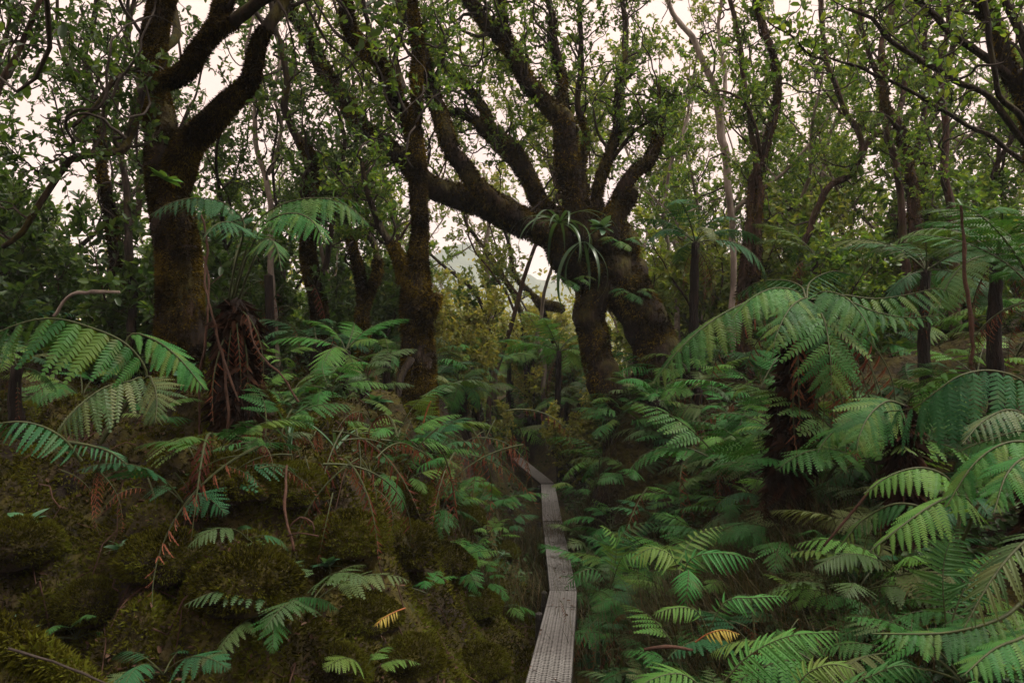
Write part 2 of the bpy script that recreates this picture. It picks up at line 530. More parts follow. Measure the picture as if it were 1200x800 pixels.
def ground(x, y):
    x = np.asarray(x, float)
    y = np.asarray(y, float)
    pz = np.interp(y, PY, PZ)
    d = x - np.interp(y, PY, PX)
    p = np.stack([x, y, np.zeros_like(x)], -1).reshape(-1, 3)
    sh = x.shape
    n1 = vnoise(p * 0.9, 3).reshape(sh)
    b2 = (np.abs(vnoise(p * 2.3, 7)) ** .6).reshape(sh)
    b3 = (np.abs(vnoise(p * 5.5 + 0.6 * n1.reshape(-1, 1), 9)) ** .6).reshape(sh)
    n4 = vnoise(p * 16.0, 12).reshape(sh)
    near = sstep(30, 16, np.hypot(x, y))
    lh = np.interp(y, LY, LH)
    rh = np.interp(y, RY, RH)
    bank_l = sstep(.28, np.interp(y, [0, 4, 8, 11], [1.5, 1.5, 1.7, 1.6]), -d)
    bank_r = sstep(.30, np.interp(y, [0, 5, 8, 12], [2.6, 2.6, 2.3, 1.8]), d)
    left = d < 0
    b = np.where(left, bank_l, bank_r)
    tgt = np.where(left, lh, rh)
    trench = pz - 0.30
    h = trench * (1 - b) + tgt * b
    h = h + np.where(left, 0.10 * np.clip(-d - 1.6, 0, 6), 0.20 * np.clip(d - 2.0, 0, 5)) * near
    h = h + b * near * (0.20 * n1 + np.where(left, 0.38, 0.12) * (b2 - .2) + np.where(left, .20, .12) * (b3 - .2) + 0.025 * n4)
    h = h + (1 - b) * 0.03 * n4 * near
    # mound that carries the big mossy tree
    h = h + 0.45 * np.exp(-(((x + 2.15) / 0.8) ** 2 + ((y - 5.4) / 0.8) ** 2))
    for (mx, my, a, r_) in MOUNDS:
        h = h + a * np.exp(-((x - mx) ** 2 + (y - my) ** 2) / (r_ * r_))
    h = h - 0.03 * np.clip(np.hypot(x, y) - 26, 0, 400)
    return h


def gz(x, y):
    return float(ground(np.array([x]), np.array([y]))[0])


def axis_coords(lo, hi, step):
    a = np.arange(lo, hi + 1e-6, step)
    up, s = [a[-1]], step
    while up[-1] < 1000:
        s *= 1.3
        up.append(up[-1] + s)
    dn, s = [a[0]], step
    while dn[-1] > -1000:
        s *= 1.3
        dn.append(dn[-1] - s)
    return np.concatenate([np.array(dn[1:])[::-1], a, np.array(up[1:])])


gx, gy = axis_coords(-5.5, 5.5, 0.05), axis_coords(1.4, 11.0, 0.05)
GX, GY = np.meshgrid(gx, gy)
GZ = ground(GX, GY)
nx = len(gx)
ii = (np.arange(len(gy) - 1)[:, None] * nx + np.arange(nx - 1)[None]).ravel()
gme = make_mesh('ground', [(np.stack([GX, GY, GZ], -1).reshape(-1, 3), np.stack([ii, ii + 1, ii + nx + 1, ii + nx], -1))], M['soil'])
link('ground', gme, kind='structure')

# far mountain
mx_, my_ = np.linspace(-620, 620, 200), np.linspace(380, 900, 90)
MX, MY = np.meshgrid(mx_, my_)
ridge = 60 * np.exp(-((MX + 36) / 62) ** 2 - ((MY - 600) / 95) ** 2) + 42 * np.exp(-((MX + 180) / 110) ** 2 - ((MY - 640) / 95) ** 2) \
    + 55 * np.exp(-((MX - 120) / 120) ** 2 - ((MY - 660) / 105) ** 2) + 20 * np.exp(-((MY - 700) / 120) ** 2)
pm = np.stack([MX, MY, 0 * MX], -1).reshape(-1, 3)
MZ = ridge * (1 + 0.25 * fbm(pm / 55.0, 5, 4).reshape(MX.shape)) + 4.5 * vnoise(pm / 8.0, 8).reshape(MX.shape) - 14
nx = len(mx_)
ii = (np.arange(len(my_) - 1)[:, None] * nx + np.arange(nx - 1)[None]).ravel()
link('hills', make_mesh('hills', [(np.stack([MX, MY, MZ], -1).reshape(-1, 3), np.stack([ii, ii + 1, ii + nx + 1, ii + nx], -1))], M['hill']), kind='structure')

# ------------------------------------------------------------------ boardwalk: planks with raised wire netting
bw = thing('boardwalk', 'narrow plank boardwalk topped with wire netting running down between the ferny banks', 'boardwalk', (0.2, 4.0, gz(.2, 4.0)))
BWW, BWT = 0.245, 0.045


def bx_between(a, b, width, thick):
    """a plank with its top centre line from a to b"""
    a, b = np.array(a), np.array(b)
    t = nz(b - a)
    s = nz(np.cross(t, [0, 0, 1.0]))
    n = np.cross(s, t)
    V = []
    for e in (a, b):
        for sx, tz in ((-.5, 0), (.5, 0), (.5, -1), (-.5, -1)):
            V.append(e + s * width * sx + n * thick * tz)
    V = np.array(V)
    F = np.array([[0, 1, 2, 3], [7, 6, 5, 4], [0, 4, 5, 1], [1, 5, 6, 2], [2, 6, 7, 3], [3, 7, 4, 0]])
    return V, F, t, s, n


segs = [(-.6, 1.2), (1.2, 3.4), (3.4, 6.08), (6.1, 6.88), (6.9, 9.68), (9.7, 13.45), (13.55, 16.9)]
for k, (y0, y1) in enumerate(segs):
    a = np.array([np.interp(y0, PY, PX), y0, np.interp(y0, PY, PZ)])
    b = np.array([np.interp(y1, PY, PX), y1, np.interp(y1, PY, PZ)])
    V, F, t, s, n = bx_between(a, b, BWW, BWT)
    o = part('plank', [(V, F)], M['board'], bw, smooth=False)
    # raised netting: crossing zigzag strands
    L = np.linalg.norm(b - a)
    fine = y0 > 6.5
    pitch = 0.034 if not fine else 0.045
    rows = int(L / pitch)
    ch = []
    for i in range(rows):
        m = 9
        xs = np.linspace(-BWW / 2 + .004, BWW / 2 - .004, m)
        zz = (np.arange(m) % 2) * pitch * 0.62
        c = a + np.outer(xs, s) + np.outer(i * pitch + zz + .006, t) + n * 0.004
        ch += tube(c, 0.0045 if not fine else 0.005, 4, cap=False)
        xs2 = xs
        zz2 = ((np.arange(m) + 1) % 2) * pitch * 0.62
        c = a + np.outer(xs2, s) + np.outer(i * pitch + zz2 + .006, t) + n * 0.006
        ch += tube(c, 0.0035, 3, cap=False)
    part('netting', ch, M['wire'], bw, kind='stuff')
    # bearers under the joints
    for e in (a, b):
        c0 = e - s * 0.125 - n * (BWT + .05) + t * (0.09 if e is a else -0.09)
        c1 = c0 + s * 0.25
        V, F, *_ = bx_between(c0 + n * .048, c1 + n * .048, 0.09, 0.09)
        part('bearer', [(V, F)], M['board'], bw, smooth=False)
for (y, sx) in ((13.4, -1), (9.75, -1), (6.95, -1), (6.0, -1)):
    x, z = np.interp(y, PY, PX), np.interp(y, PY, PZ)
    c0 = np.array([x + sx * .17, y, z - 0.45])
    part('post', tube(np.array([c0, c0 + [0, 0, .2], c0 + [0, 0, .42]]), 0.03, 6), M['board'], bw, smooth=False)

# ------------------------------------------------------------------ trees
TWIGN = 0


def limb_world(pts):
    """(u, v, y, width_px) -> (x, y, z, radius)"""
    return np.array([np.append(P(u, v, y), 0.5 * w / FPX * y) for (u, v, y, w) in pts])


def moss_fuzz(rng, paths, count, ln, down=0.5, rmin=0.045):
    """short moss blades over tubes given as arrays (x,y,z,r)"""
    segs = []
    for q in paths:
        w = q[:, 3] * np.append(np.linalg.norm(np.diff(q[:, :3], axis=0), axis=1), 0)
        w = np.where(q[:, 3] > rmin, w, 0)
        T, U, W = frames(q[:, :3])
        segs.append((q, w, T, U, W))
    tot = sum(s[1].sum() for s in segs)
    out = []
    for q, w, T, U, W in segs:
        n = int(count * w.sum() / max(tot, 1e-9))
        if n < 4:
            continue
        i = rng.choice(len(q), n, p=w / w.sum())
        i2 = np.minimum(i + 1, len(q) - 1)
        f = rng.random(n)[:, None]
        c = q[i, :3] * (1 - f) + q[i2, :3] * f
        r = q[i, 3:4] * (1 - f) + q[i2, 3:4] * f
        a = rng.random(n)[:, None] * 2 * np.pi
        d = U[i] * np.cos(a) + W[i] * np.sin(a)
        msk = fbm(c * 3.0 + d * 0.4, 31, 2)
        keep = (msk + 0.25 * d[:, 2] + rng.normal(0, .2, n)) > -0.42
        c, r, d, T_ = c[keep], r[keep], d[keep], T[i][keep]
        n = len(c)
        pos = c + d * r * 0.98
        ax = d * 0.7 + rng.normal(0, .5, (n, 3)) + np.array([0, 0, -down])
        l = ln * rng.uniform(.5, 1.5, n)
        out.append(blades(pos, ax, l, l * .4, rng))
    return out


def foliage(rng, q, n_side, Lb, ntw, nl, leaf, up=0.15, t0=0.25, wander=.36, droop=0., rmin=.006, big=False, side_bias=None):
    """side branches, twigs and leaves along limb q (x,y,z,r): returns wood chunks, leaf (pos, axis, nrm)"""
    wood, Lp, La, Ln = [], [], [], []
    n = len(q)
    T = tangents(q[:, :3])
    for k in range(n_side):
        t = t0 + (1 - t0) * ((k + rng.random()) / n_side)
        i = min(n - 1, int(t * (n - 1)))
        rad = rng.normal(0, 1, 3)
        rad -= T[i] * rad.dot(T[i])
        rad /= np.linalg.norm(rad)
        d = 0.45 * T[i] + rad * 0.9 + np.array([0, 0, .25])
        if side_bias is not None:
            d = d + side_bias
        l = Lb * rng.uniform(.45, 1.25)
        r0 = max(rmin, min(.4 * q[i, 3], .022 * l + .003))
        b = walk(rng, q[i, :3], d, l, 9, wander, up, droop)
        wood += tube(b, np.linspace(r0, rmin * .5, 10), 4, cap=False)
        m = max(2, int(ntw * rng.uniform(.6, 1.3)))
        tb = tangents(b)
        for j in range(m):
            s = 2 + int((7.99) * (j + rng.random()) / m)
            s = min(9, s)
            rd = rng.normal(0, 1, 3)
            dd = .5 * tb[s] + rd / np.linalg.norm(rd) * .8 + np.array([0, 0, .25])
            lt = rng.uniform(.16, .46) * (.6 + .4 * Lb)
            tw = walk(rng, b[s], dd, lt, 4, .25, .1)
            wood += tube(tw, np.linspace(rmin * .6, rmin * .3, 5), 3, cap=False)
            kk = max(3, int(nl * rng.uniform(.6, 1.3)))
            ts = rng.uniform(.05, 1, kk) ** .7 * 3.999
            i0 = ts.astype(int)
            f = (ts - i0)[:, None]
            p = tw[i0] * (1 - f) + tw[i0 + 1] * f
            tdir = nz(tw[i0 + 1] - tw[i0])
            rr = nz(rng.normal(0, 1, (kk, 3)))
            Lp.append(p)
            La.append(tdir * .55 + rr * .85)
            Ln.append(np.array([0, 0, .9]) + rng.normal(0, .55, (kk, 3)))
    if not Lp:
        return wood, None
    return wood, (np.concatenate(Lp), np.concatenate(La), np.concatenate(Ln))


def crown_chunk(rng, lv, leaf, big=False):
    pos = np.concatenate([l[0] for l in lv])
    ax = np.concatenate([l[1] for l in lv])
    nr = np.concatenate([l[2] for l in lv])
    L = leaf * rng.uniform(.45, 1.45, len(pos))
    return leaf_cloud(pos, ax, nr, L, L * .52, .16, big)


def hero_tree(name, label, limbs, bark='bark_dark', leafm='leaf_mid', leaf=.047, fuzz=0, fuzzm='moss_brown', group=None, seed=1, step=.07,
              rough=.22, extend=True, big=False, sides=1.0, up=.12, fuzz_len=.035, cat='tree', leafy=True, nl=18, ntw=9, wsc=.78):
    """limbs: list of (points, opts); the first is the trunk"""
    rng = np.random.default_rng(seed)
    base = limb_world(limbs[0][0][:1])[0]
    root = thing(name, label, cat, (base[0], base[1], gz(base[0], base[1])), group)
    paths, wood, lv = [], [], []
    for li, (pts, opt) in enumerate(limbs):
        q = limb_world(pts)
        q[:, 3] *= wsc
        if li == 0:
            g0 = gz(q[0, 0], q[0, 1])
            if q[0, 2] > g0:
                q = np.vstack([[q[0, 0] + .02, q[0, 1], g0 - .15, q[0, 3] * 1.2], q])
        sp = smooth_path(q, step)
        sp[:, :3] += 0.35 * sp[:, 3:4] * np.stack([vnoise(sp[:, :3] * 1.7, seed + a * 7 + li) for a in range(3)], -1) * np.linspace(0, 1, len(sp)).clip(0, .5)[:, None] * 2
        sp[:, :3] += .045 * np.stack([fbm(sp[:, :3] * 2.6, seed + 40 + a * 7 + li, 2) for a in range(3)], -1) * np.clip(np.arange(len(sp)) / 8.0, 0, 1)[:, None]
        if li == 0 and opt.get('flare', True):
            # roots flare out and go into the ground
            k = np.linspace(0, 1, len(sp))
            ln = np.cumsum(np.append(0, np.linalg.norm(np.diff(sp[:, :3], axis=0), axis=1)))
            sp[:, 3] *= 1 + .45 * np.exp(-ln / (3.0 * sp[0, 3] + .05))
        if opt.get('extend', extend) and pts[-1][1] < 12:
            d = nz(sp[-1, :3] - sp[max(0, len(sp) - 6), :3])
            ln = opt.get('len', 1.8)
            ex = walk(rng, sp[-1, :3], d, ln, 12, .16, .05)
            er = np.linspace(sp[-1, 3], max(.008, sp[-1, 3] * .25), 13)
            sp = np.vstack([sp, np.column_stack([ex, er])[1:]])
        paths.append(sp)
        n = 14 if sp[0, 3] > .12 else 9 if sp[0, 3] > .04 else 6
        ch = tube(sp[:, :3], sp[:, 3], n, opt.get('rough', rough), 2.2 / max(.05, sp[:, 3].mean()) * .35, seed * 13 + li)
        part('trunk' if li == 0 else 'limb', ch, M[bark], root)
        ns = int(opt.get('side', 8) * sides)
        if leafy and ns > 3:                     # bare crooked side branches
            for k in range(2 + ns // 4):
                i = int(len(sp) * rng.uniform(.35, .98))
                d = rng.normal(0, 1, 3)
                d[2] = abs(d[2]) * .6 + .2
                b_ = walk(rng, sp[i, :3], d / np.linalg.norm(d), rng.uniform(.7, 1.9), 16, .42, .06)
                wood += tube(smooth_path(b_, .05), np.linspace(min(.016, sp[i, 3] * .5), .004, len(smooth_path(b_, .05))), 4, cap=False)
        if ns > 0 and leafy:
            w, l = foliage(rng, sp, ns, opt.get('Lb', .8), ntw, nl, leaf, up, opt.get('t0', .3), big=big)
            wood += w
            if l is not None:
                lv.append(l)
    if wood:
        part('twigs', wood, M['twig'], root, kind='stuff')
    if lv:
        part('crown', [crown_chunk(rng, lv, leaf, big)], M[leafm], root)
    if fuzz:
        c = moss_fuzz(rng, paths, fuzz, fuzz_len)
        if c:
            part('moss', c, M[fuzzm], root, kind='stuff')
    return root


# 1. the big mossy tree
D1 = 5.5
hero_tree('mossy_tree', 'massive dark mossy trunk with two thick limbs forking up, beside the tall tree fern', [
    ([(212, 560, D1, 92), (210, 480, D1, 76), (207, 400, D1, 68), (206, 320, D1, 62), (203, 250, D1, 60), (192, 190, D1, 46), (184, 130, D1 + .1, 42), (178, 70, D1 + .15, 36), (188, 0, D1 + .2, 34)], dict(flare=False, side=5, t0=.75, Lb=.8)),
    ([(203, 215, D1, 50), (222, 172, D1 - .1, 42), (250, 142, D1 - .2, 36), (276, 116, D1 - .3, 30), (296, 90, D1 - .35, 26), (305, 45, D1 - .4, 21), (330, 5, D1 - .4, 19)], dict(side=7, t0=.6, Lb=.7)),
    ([(178, 98, D1 - .1, 20), (200, 93, D1 - .35, 24), (221, 84, D1 - .45, 27), (236, 62, D1 - .5, 26), (255, 35, D1 - .5, 27), (262, 0, D1 - .5, 26)], dict(side=7, t0=.6, Lb=.8)),
    ([(250, 38, D1 - .5, 22), (275, 25, D1 - .6, 20), (300, 5, D1 - .7, 18)], dict(side=5, t0=.3, Lb=.8)),
    ([(168, 96, D1, 15), (160, 130, D1 - .25, 15), (152, 160, D1 - .4, 14), (143, 175, D1 - .5, 14), (118, 180, D1 - .6, 13), (100, 182, D1 - .65, 12), (84, 187, D1 - .7, 11), (67, 213, D1 - .75, 10), (47, 243, D1 - .8, 10), (28, 275, D1 - .8, 9), (5, 292, D1 - .8, 7)], dict(side=9, t0=.3, Lb=.45, rough=.15)),
    ([(165, 80, D1, 10), (150, 84, D1 - .4, 9), (133, 93, D1 - .5, 8), (110, 118, D1 - .6, 7), (84, 147, D1 - .7, 6)], dict(side=7, t0=.2, Lb=.45)),
    ([(190, 60, D1 + .2, 14), (205, 40, D1 + .4, 13), (200, 0, D1 + .5, 11)], dict(side=6, t0=.3, Lb=.7)),
    ([(225, 480, D1 - .1, 30), (262, 505, D1 - .35, 34), (300, 540, D1 - .6, 26), (330, 590, D1 - .8, 14)], dict(side=0)),
    ([(200, 480, D1 - .2, 34), (180, 530, D1 - .4, 28), (150, 590, D1 - .6, 16)], dict(side=0)),
], bark='bark_mossy', leafm='leaf_dark', leaf=.047, fuzz=190000, fuzzm='moss_brown', seed=3, sides=.95, fuzz_len=.022, wsc=.78)

# 2. forked tree in the middle
D3 = 8.0
hero_tree('forked_tree', 'upright dark tree with stub at its foot, splitting into two leaders against the sky', [
    ([(489, 520, D3, 54), (489, 445, D3, 46), (488, 395, D3, 40), (486, 350, D3, 40), (487, 325, D3, 33), (491, 280, D3, 21), (490, 225, D3, 21), (487, 165, D3, 22), (481, 140, D3, 22), (464, 111, D3 - .1, 20), (444, 74, D3 - .2, 20), (427, 60, D3 - .2, 18), (410, 20, D3 - .3, 17), (402, -4, D3 - .3, 16)], dict(side=15, t0=.55, Lb=.9)),
    ([(485, 150, D3, 14), (489, 111, D3 + .1, 13), (489, 84, D3 + .2, 14), (490, 44, D3 + .2, 14), (479, 2, D3 + .3, 13)], dict(side=9, t0=.2, Lb=.9)),
    ([(475, 330, D3, 20), (469, 305, D3 - .1, 16), (452, 276, D3 - .2, 12), (444, 262, D3 - .2, 11), (432, 225, D3 - .3, 8), (424, 190, D3 - .3, 6)], dict(side=10, t0=.2, Lb=.7)),
    ([(497, 370, D3 - .15, 24), (505, 362, D3 - .3, 17), (509, 352, D3 - .35, 15), (510, 345, D3 - .35, 13)], dict(side=0)),
    ([(440, 70, D3 - .2, 10), (437, 40, D3, 9), (429, 20, D3, 8), (425, 0, D3, 8)], dict(side=6, t0=.1, Lb=.7)),
    ([(482, 420, D3 - .2, 12), (470, 440, D3 - .3, 11), (462, 470, D3 - .4, 9)], dict(side=0)),
    ([(474, 108, D3, 10), (462, 65, D3 + .3, 9), (470, 30, D3 + .3, 8), (466, 0, D3 + .4, 8)], dict(side=6, t0=.1, Lb=.7)),
], bark='bark_dark', leafm='leaf_mid', leaf=.056, fuzz=120000, seed=5, sides=1.15)

# 3. the great leaning tree
D4 = 10.0
hero_tree('leaning_tree', 'huge leaning tree with bulging mossy trunk, drooping strap plant and many crooked limbs', [
    ([(786, 560, D4, 90), (780, 480, D4, 80), (774, 430, D4, 66), (762, 395, D4, 56), (746, 362, D4, 56), (720, 328, D4, 70), (690, 300, D4 - .05, 76), (666, 279, D4 - .1, 62), (640, 266, D4 - .15, 44), (610, 262, D4 - .2, 38), (580, 247, D4 - .3, 36), (550, 236, D4 - .4, 34), (525, 226, D4 - .5, 30), (500, 213, D4 - .5, 26), (474, 190, D4 - .4, 24), (450, 171, D4 - .3, 24), (420, 145, D4 - .2, 22), (400, 112, D4 - .1, 20), (388, 103, D4, 20), (376, 78, D4, 19), (358, 38, D4, 16), (332, 8, D4, 14)], dict(flare=False, side=20, t0=.55, Lb=.9)),
    ([(708, 318, D4 - .1, 50), (697, 345, D4 - .1, 42), (690, 372, D4 - .15, 37), (695, 400, D4 - .2, 38), (704, 430, D4 - .22, 38), (728, 480, D4 - .25, 52), (738, 560, D4 - .25, 56)], dict(side=0, rough=.45)),
    ([(640, 270, D4 - .3, 30), (617, 262, D4 - .6, 26), (592, 247, D4 - .75, 25), (569, 230, D4 - .8, 23), (545, 199, D4 - .9, 22), (525, 165, D4 - 1, 21), (511, 132, D4 - 1, 20), (501, 98, D4 - 1, 17), (496, 70, D4 - 1, 15), (488, 34, D4 - 1, 15), (482, 0, D4 - 1, 14)], dict(side=14, t0=.45, Lb=.9)),
    ([(690, 290, D4 - .2, 34), (655, 262, D4 + .1, 26), (633, 243, D4 + .2, 22), (623, 216, D4 + .3, 21), (607, 184, D4 + .4, 24), (589, 166, D4 + .5, 26), (569, 152, D4 + .5, 18), (548, 136, D4 + .6, 12), (527, 130, D4 + .6, 9)], dict(side=9, t0=.6, Lb=.8)),
    ([(575, 156, D4 + .5, 14), (572, 138, D4 + .5, 12), (562, 120, D4 + .6, 11), (542, 98, D4 + .6, 10), (525, 81, D4 + .6, 9), (505, 55, D4 + .6, 7)], dict(side=8, t0=.2, Lb=.8)),
    ([(700, 290, D4 - .3, 52), (678, 250, D4 - .35, 38), (668, 200, D4 - .4, 30), (661, 150, D4 - .4, 28), (643, 127, D4 - .4, 22), (620, 98, D4 - .5, 20), (600, 62, D4 - .5, 19), (580, 34, D4 - .5, 17), (560, 12, D4 - .5, 16), (547, -2, D4 - .5, 15)], dict(side=14, t0=.4, Lb=.9)),
    ([(598, 58, D4 - .5, 13), (592, 35, D4 - .4, 12), (587, 10, D4 - .4, 11), (586, -5, D4 - .4, 10)], dict(side=7, t0=.1, Lb=.8)),
    ([(662, 145, D4 - .4, 16), (660, 120, D4 - .3, 14), (658, 88, D4 - .2, 12), (651, 54, D4 - .2, 10), (648, 20, D4 - .2, 9), (645, 0, D4 - .2, 8)], dict(side=12, t0=.15, Lb=.9)),
    ([(705, 280, D4 - .1, 26), (700, 240, D4, 16), (708, 200, D4 + .1, 13), (715, 180, D4 + .1, 12), (723, 142, D4 + .2, 11), (727, 95, D4 + .2, 9), (733, 50, D4 + .3, 7), (730, 0, D4 + .3, 6)], dict(side=15, t0=.2, Lb=.9)),
    ([(706, 292, D4 - .2, 40), (714, 264, D4 - .3, 30), (724, 238, D4 - .35, 19), (741, 209, D4 - .4, 16), (760, 190, D4 - .4, 15), (770, 164, D4 - .4, 14), (773, 142, D4 - .4, 10), (772, 120, D4 - .4, 5), (774, 98, D4 - .4, 4)], dict(side=6, t0=.5, Lb=.5)),
    ([(717, 188, D4 + .1, 5), (738, 162, D4, 5), (771, 135, D4 - .1, 4), (800, 108, D4 - .2, 3)], dict(side=6, t0=.2, Lb=.5)),
    ([(690, 285, D4 + .2, 20), (685, 240, D4 + .3, 14), (681, 200, D4 + .4, 11), (684, 160, D4 + .5, 9), (676, 120, D4 + .5, 8), (682, 70, D4 + .5, 7), (678, 0, D4 + .5, 6)], dict(side=14, t0=.3, Lb=.9)),
    ([(728, 318, D4 - .05, 22), (722, 290, D4, 26), (720, 262, D4, 22), (734, 235, D4 + .05, 22), (738, 222, D4 + .05, 14)], dict(side=0, rough=.4)),
    ([(776, 440, D4 - .12, 26), (774, 415, D4 - .12, 34), (768, 392, D4 - .12, 24), (764, 370, D4 - .12, 34), (754, 350, D4 - .12, 20), (746, 330, D4 - .1, 30), (737, 305, D4 - .1, 20), (732, 285, D4 - .1, 30), (727, 262, D4 - .1, 16)], dict(side=0, rough=.5)),
], bark='bark_mossy', leafm='leaf_mid', leaf=.052, fuzz=170000, fuzzm='moss_brown', seed=8, sides=1.9, rough=.34, fuzz_len=.038, wsc=.92)

# 4. slimmer trees traced one by one
hero_tree('twin_stem_tree', 'slender tree whose two crossing stems rise from one dark foot, behind the wide tree fern', [
    ([(872, 400, 10.5, 22), (874, 330, 10.5, 21), (877, 270, 10.5, 18), (882, 216, 10.5, 14), (890, 196, 10.5, 13), (905, 145, 10.5, 13), (908, 84, 10.5, 12), (898, 40, 10.4, 11), (888, 0, 10.4, 10)], dict(side=14, t0=.4, Lb=.9)),
    ([(884, 330, 10.4, 16), (889, 260, 10.4, 12), (888, 203, 10.4, 10), (881, 149, 10.5, 9), (871, 98, 10.6, 8), (864, 44, 10.6, 7), (857, 0, 10.6, 7)], dict(side=13, t0=.35, Lb=.9)),
    ([(892, 190, 10.5, 6), (880, 130, 10.1, 5), (862, 110, 10, 4), (840, 105, 9.9, 3)], dict(side=6, t0=.3, Lb=.6)),
], bark='bark_brown', leafm='leaf_mid', leaf=.056, seed=13, fuzz=8000)
hero_tree('bare_grey_tree', 'pale weathered trunk leaning in front of bright sky, bark peeling near the twin stem tree', [
    ([(858, 330, 12, 9), (857, 250, 12, 10), (851, 178, 12, 12), (840, 128, 12, 12), (834, 98, 12, 10), (814, 51, 12, 9), (800, 30, 12, 8), (784, 4, 12, 7)], dict(side=8, t0=.6, Lb=.9)),
    ([(846, 130, 12, 7), (850, 90, 12.2, 6), (843, 50, 12.3, 5), (846, 0, 12.3, 5)], dict(side=7, t0=.2, Lb=.8)),
], bark='bark_pale', leafm='leaf_light', leaf=.056, seed=17)
hero_tree('reddish_tree', 'thickest of the reddish brown trunks standing above the wide tree fern', [
    ([(1084, 340, 10, 22), (1073, 257, 10, 18), (1067, 203, 10, 16), (1057, 162, 10, 15), (1045, 138, 10, 14), (1037, 112, 10, 12), (1034, 60, 10.1, 10), (1045, 5, 10.2, 9)], dict(side=12, t0=.4, Lb=.9)),
    ([(1050, 145, 10, 9), (1058, 110, 10.2, 8), (1070, 60, 10.3, 7), (1068, 0, 10.3, 6)], dict(side=9, t0=.2, Lb=.9)),
], bark='bark_brown', leafm='leaf_mid', leaf=.056, seed=19, fuzz=8000)
hero_tree('reddish_tree', 'straight reddish stem running close alongside a thicker reddish trunk', [
    ([(1062, 330, 10.4, 14), (1058, 243, 10.4, 11), (1050, 189, 10.4, 10), (1040, 155, 10.4, 9), (1030, 100, 10.5, 8), (1012, 40, 10.6, 7), (1006, 0, 10.6, 6)], dict(side=12, t0=.4, Lb=.8)),
], bark='bark_brown', leafm='leaf_mid', leaf=.056, seed=23)
hero_tree('reddish_tree', 'short reddish stem between the thick reddish trunk and the shrubs at the edge', [
    ([(1090, 330, 11, 13), (1084, 223, 11, 11), (1080, 162, 11, 10), (1086, 100, 11, 8), (1082, 40, 11, 7), (1090, 0, 11, 6)], dict(side=13, t0=.35, Lb=.9)),
], bark='bark_brown', leafm='leaf_mid', leaf=.056, seed=29)
hero_tree('reddish_tree', 'brown stem half hidden in leaves above the far tree ferns', [
    ([(1120, 340, 9.5, 15), (1114, 250, 9.5, 13), (1106, 203, 9.5, 12), (1110, 150, 9.5, 10), (1100, 90, 9.5, 8), (1112, 30, 9.5, 7), (1110, 0, 9.5, 6)], dict(side=14, t0=.3, Lb=.9)),
], bark='bark_brown', leafm='leaf_mid', leaf=.056, seed=31)
hero_tree('crooked_tree', 'crooked red barked stem curving up to a joint, then climbing straight and thin', [
    ([(935, 335, 11.5, 10), (950, 265, 11.5, 10), (969, 223, 11.5, 10), (996, 206, 11.5, 11), (1009, 182, 11.5, 10), (1008, 160, 11.5, 9), (987, 118, 11.5, 8), (970, 74, 11.5, 8), (962, 0, 11.5, 7)], dict(side=14, t0=.4, Lb=.9)),
    ([(1006, 190, 11.5, 10), (1019, 164, 11.5, 10), (1036, 154, 11.5, 8), (1052, 150, 11.6, 5)], dict(side=3, t0=.5, Lb=.5)),
], bark='bark_brown', leafm='leaf_mid', leaf=.056, seed=37)
hero_tree('arching_tree', 'dark trunk at the picture edge sending long bare arching branches out over the tree ferns', [
    ([(1275, 420, 6.2, 54), (1250, 300, 6.2, 46), (1222, 190, 6.2, 36), (1198, 110, 6.2, 28), (1178, 82, 6.2, 24), (1160, 30, 6.2, 22), (1150, 0, 6.2, 20)], dict(side=9, t0=.5, Lb=.7)),
    ([(1222, 185, 6.2, 14), (1200, 165, 6.1, 11), (1185, 148, 6, 10), (1151, 111, 5.9, 9), (1121, 95, 5.9, 9), (1077, 68, 5.8, 8), (1036, 40, 5.8, 7), (1016, 24, 5.8, 6), (990, 12, 5.8, 5)], dict(side=9, t0=.4, Lb=.45)),
    ([(1185, 92, 6.2, 14), (1161, 70, 6.1, 12), (1124, 44, 6, 11), (1100, 20, 6, 10), (1077, 0, 6, 9)], dict(side=7, t0=.3, Lb=.5)),
    ([(1226, 205, 6.2, 9), (1204, 192, 6.3, 8), (1181, 175, 6.4, 7), (1158, 155, 6.4, 7), (1114, 135, 6.4, 6), (1087, 116, 6.4, 6), (1043, 95, 6.4, 5), (1003, 81, 6.4, 4), (972, 71, 6.4, 3)], dict(side=7, t0=.35, Lb=.4)),
    ([(1218, 180, 6.2, 10), (1200, 142, 6.0, 9), (1175, 121, 5.9, 9), (1166, 90, 5.8, 8), (1160, 57, 5.8, 8), (1154, 0, 5.8, 8)], dict(side=7, t0=.4, Lb=.5)),
    ([(1235, 250, 6.2, 16), (1212, 150, 6.1, 15), (1198, 60, 6.1, 14), (1182, 0, 6.1, 13)], dict(side=7, t0=.5, Lb=.6)),
    ([(972, 72, 6.4, 3), (950, 64, 6.3, 3), (925, 40, 6.2, 3), (900, 22, 6.2, 2.5)], dict(side=8, t0=.1, Lb=.35)),
], bark='bark_dark', leafm='leaf_mid', leaf=.062, seed=41, fuzz=16000, big=True, nl=9, ntw=5)
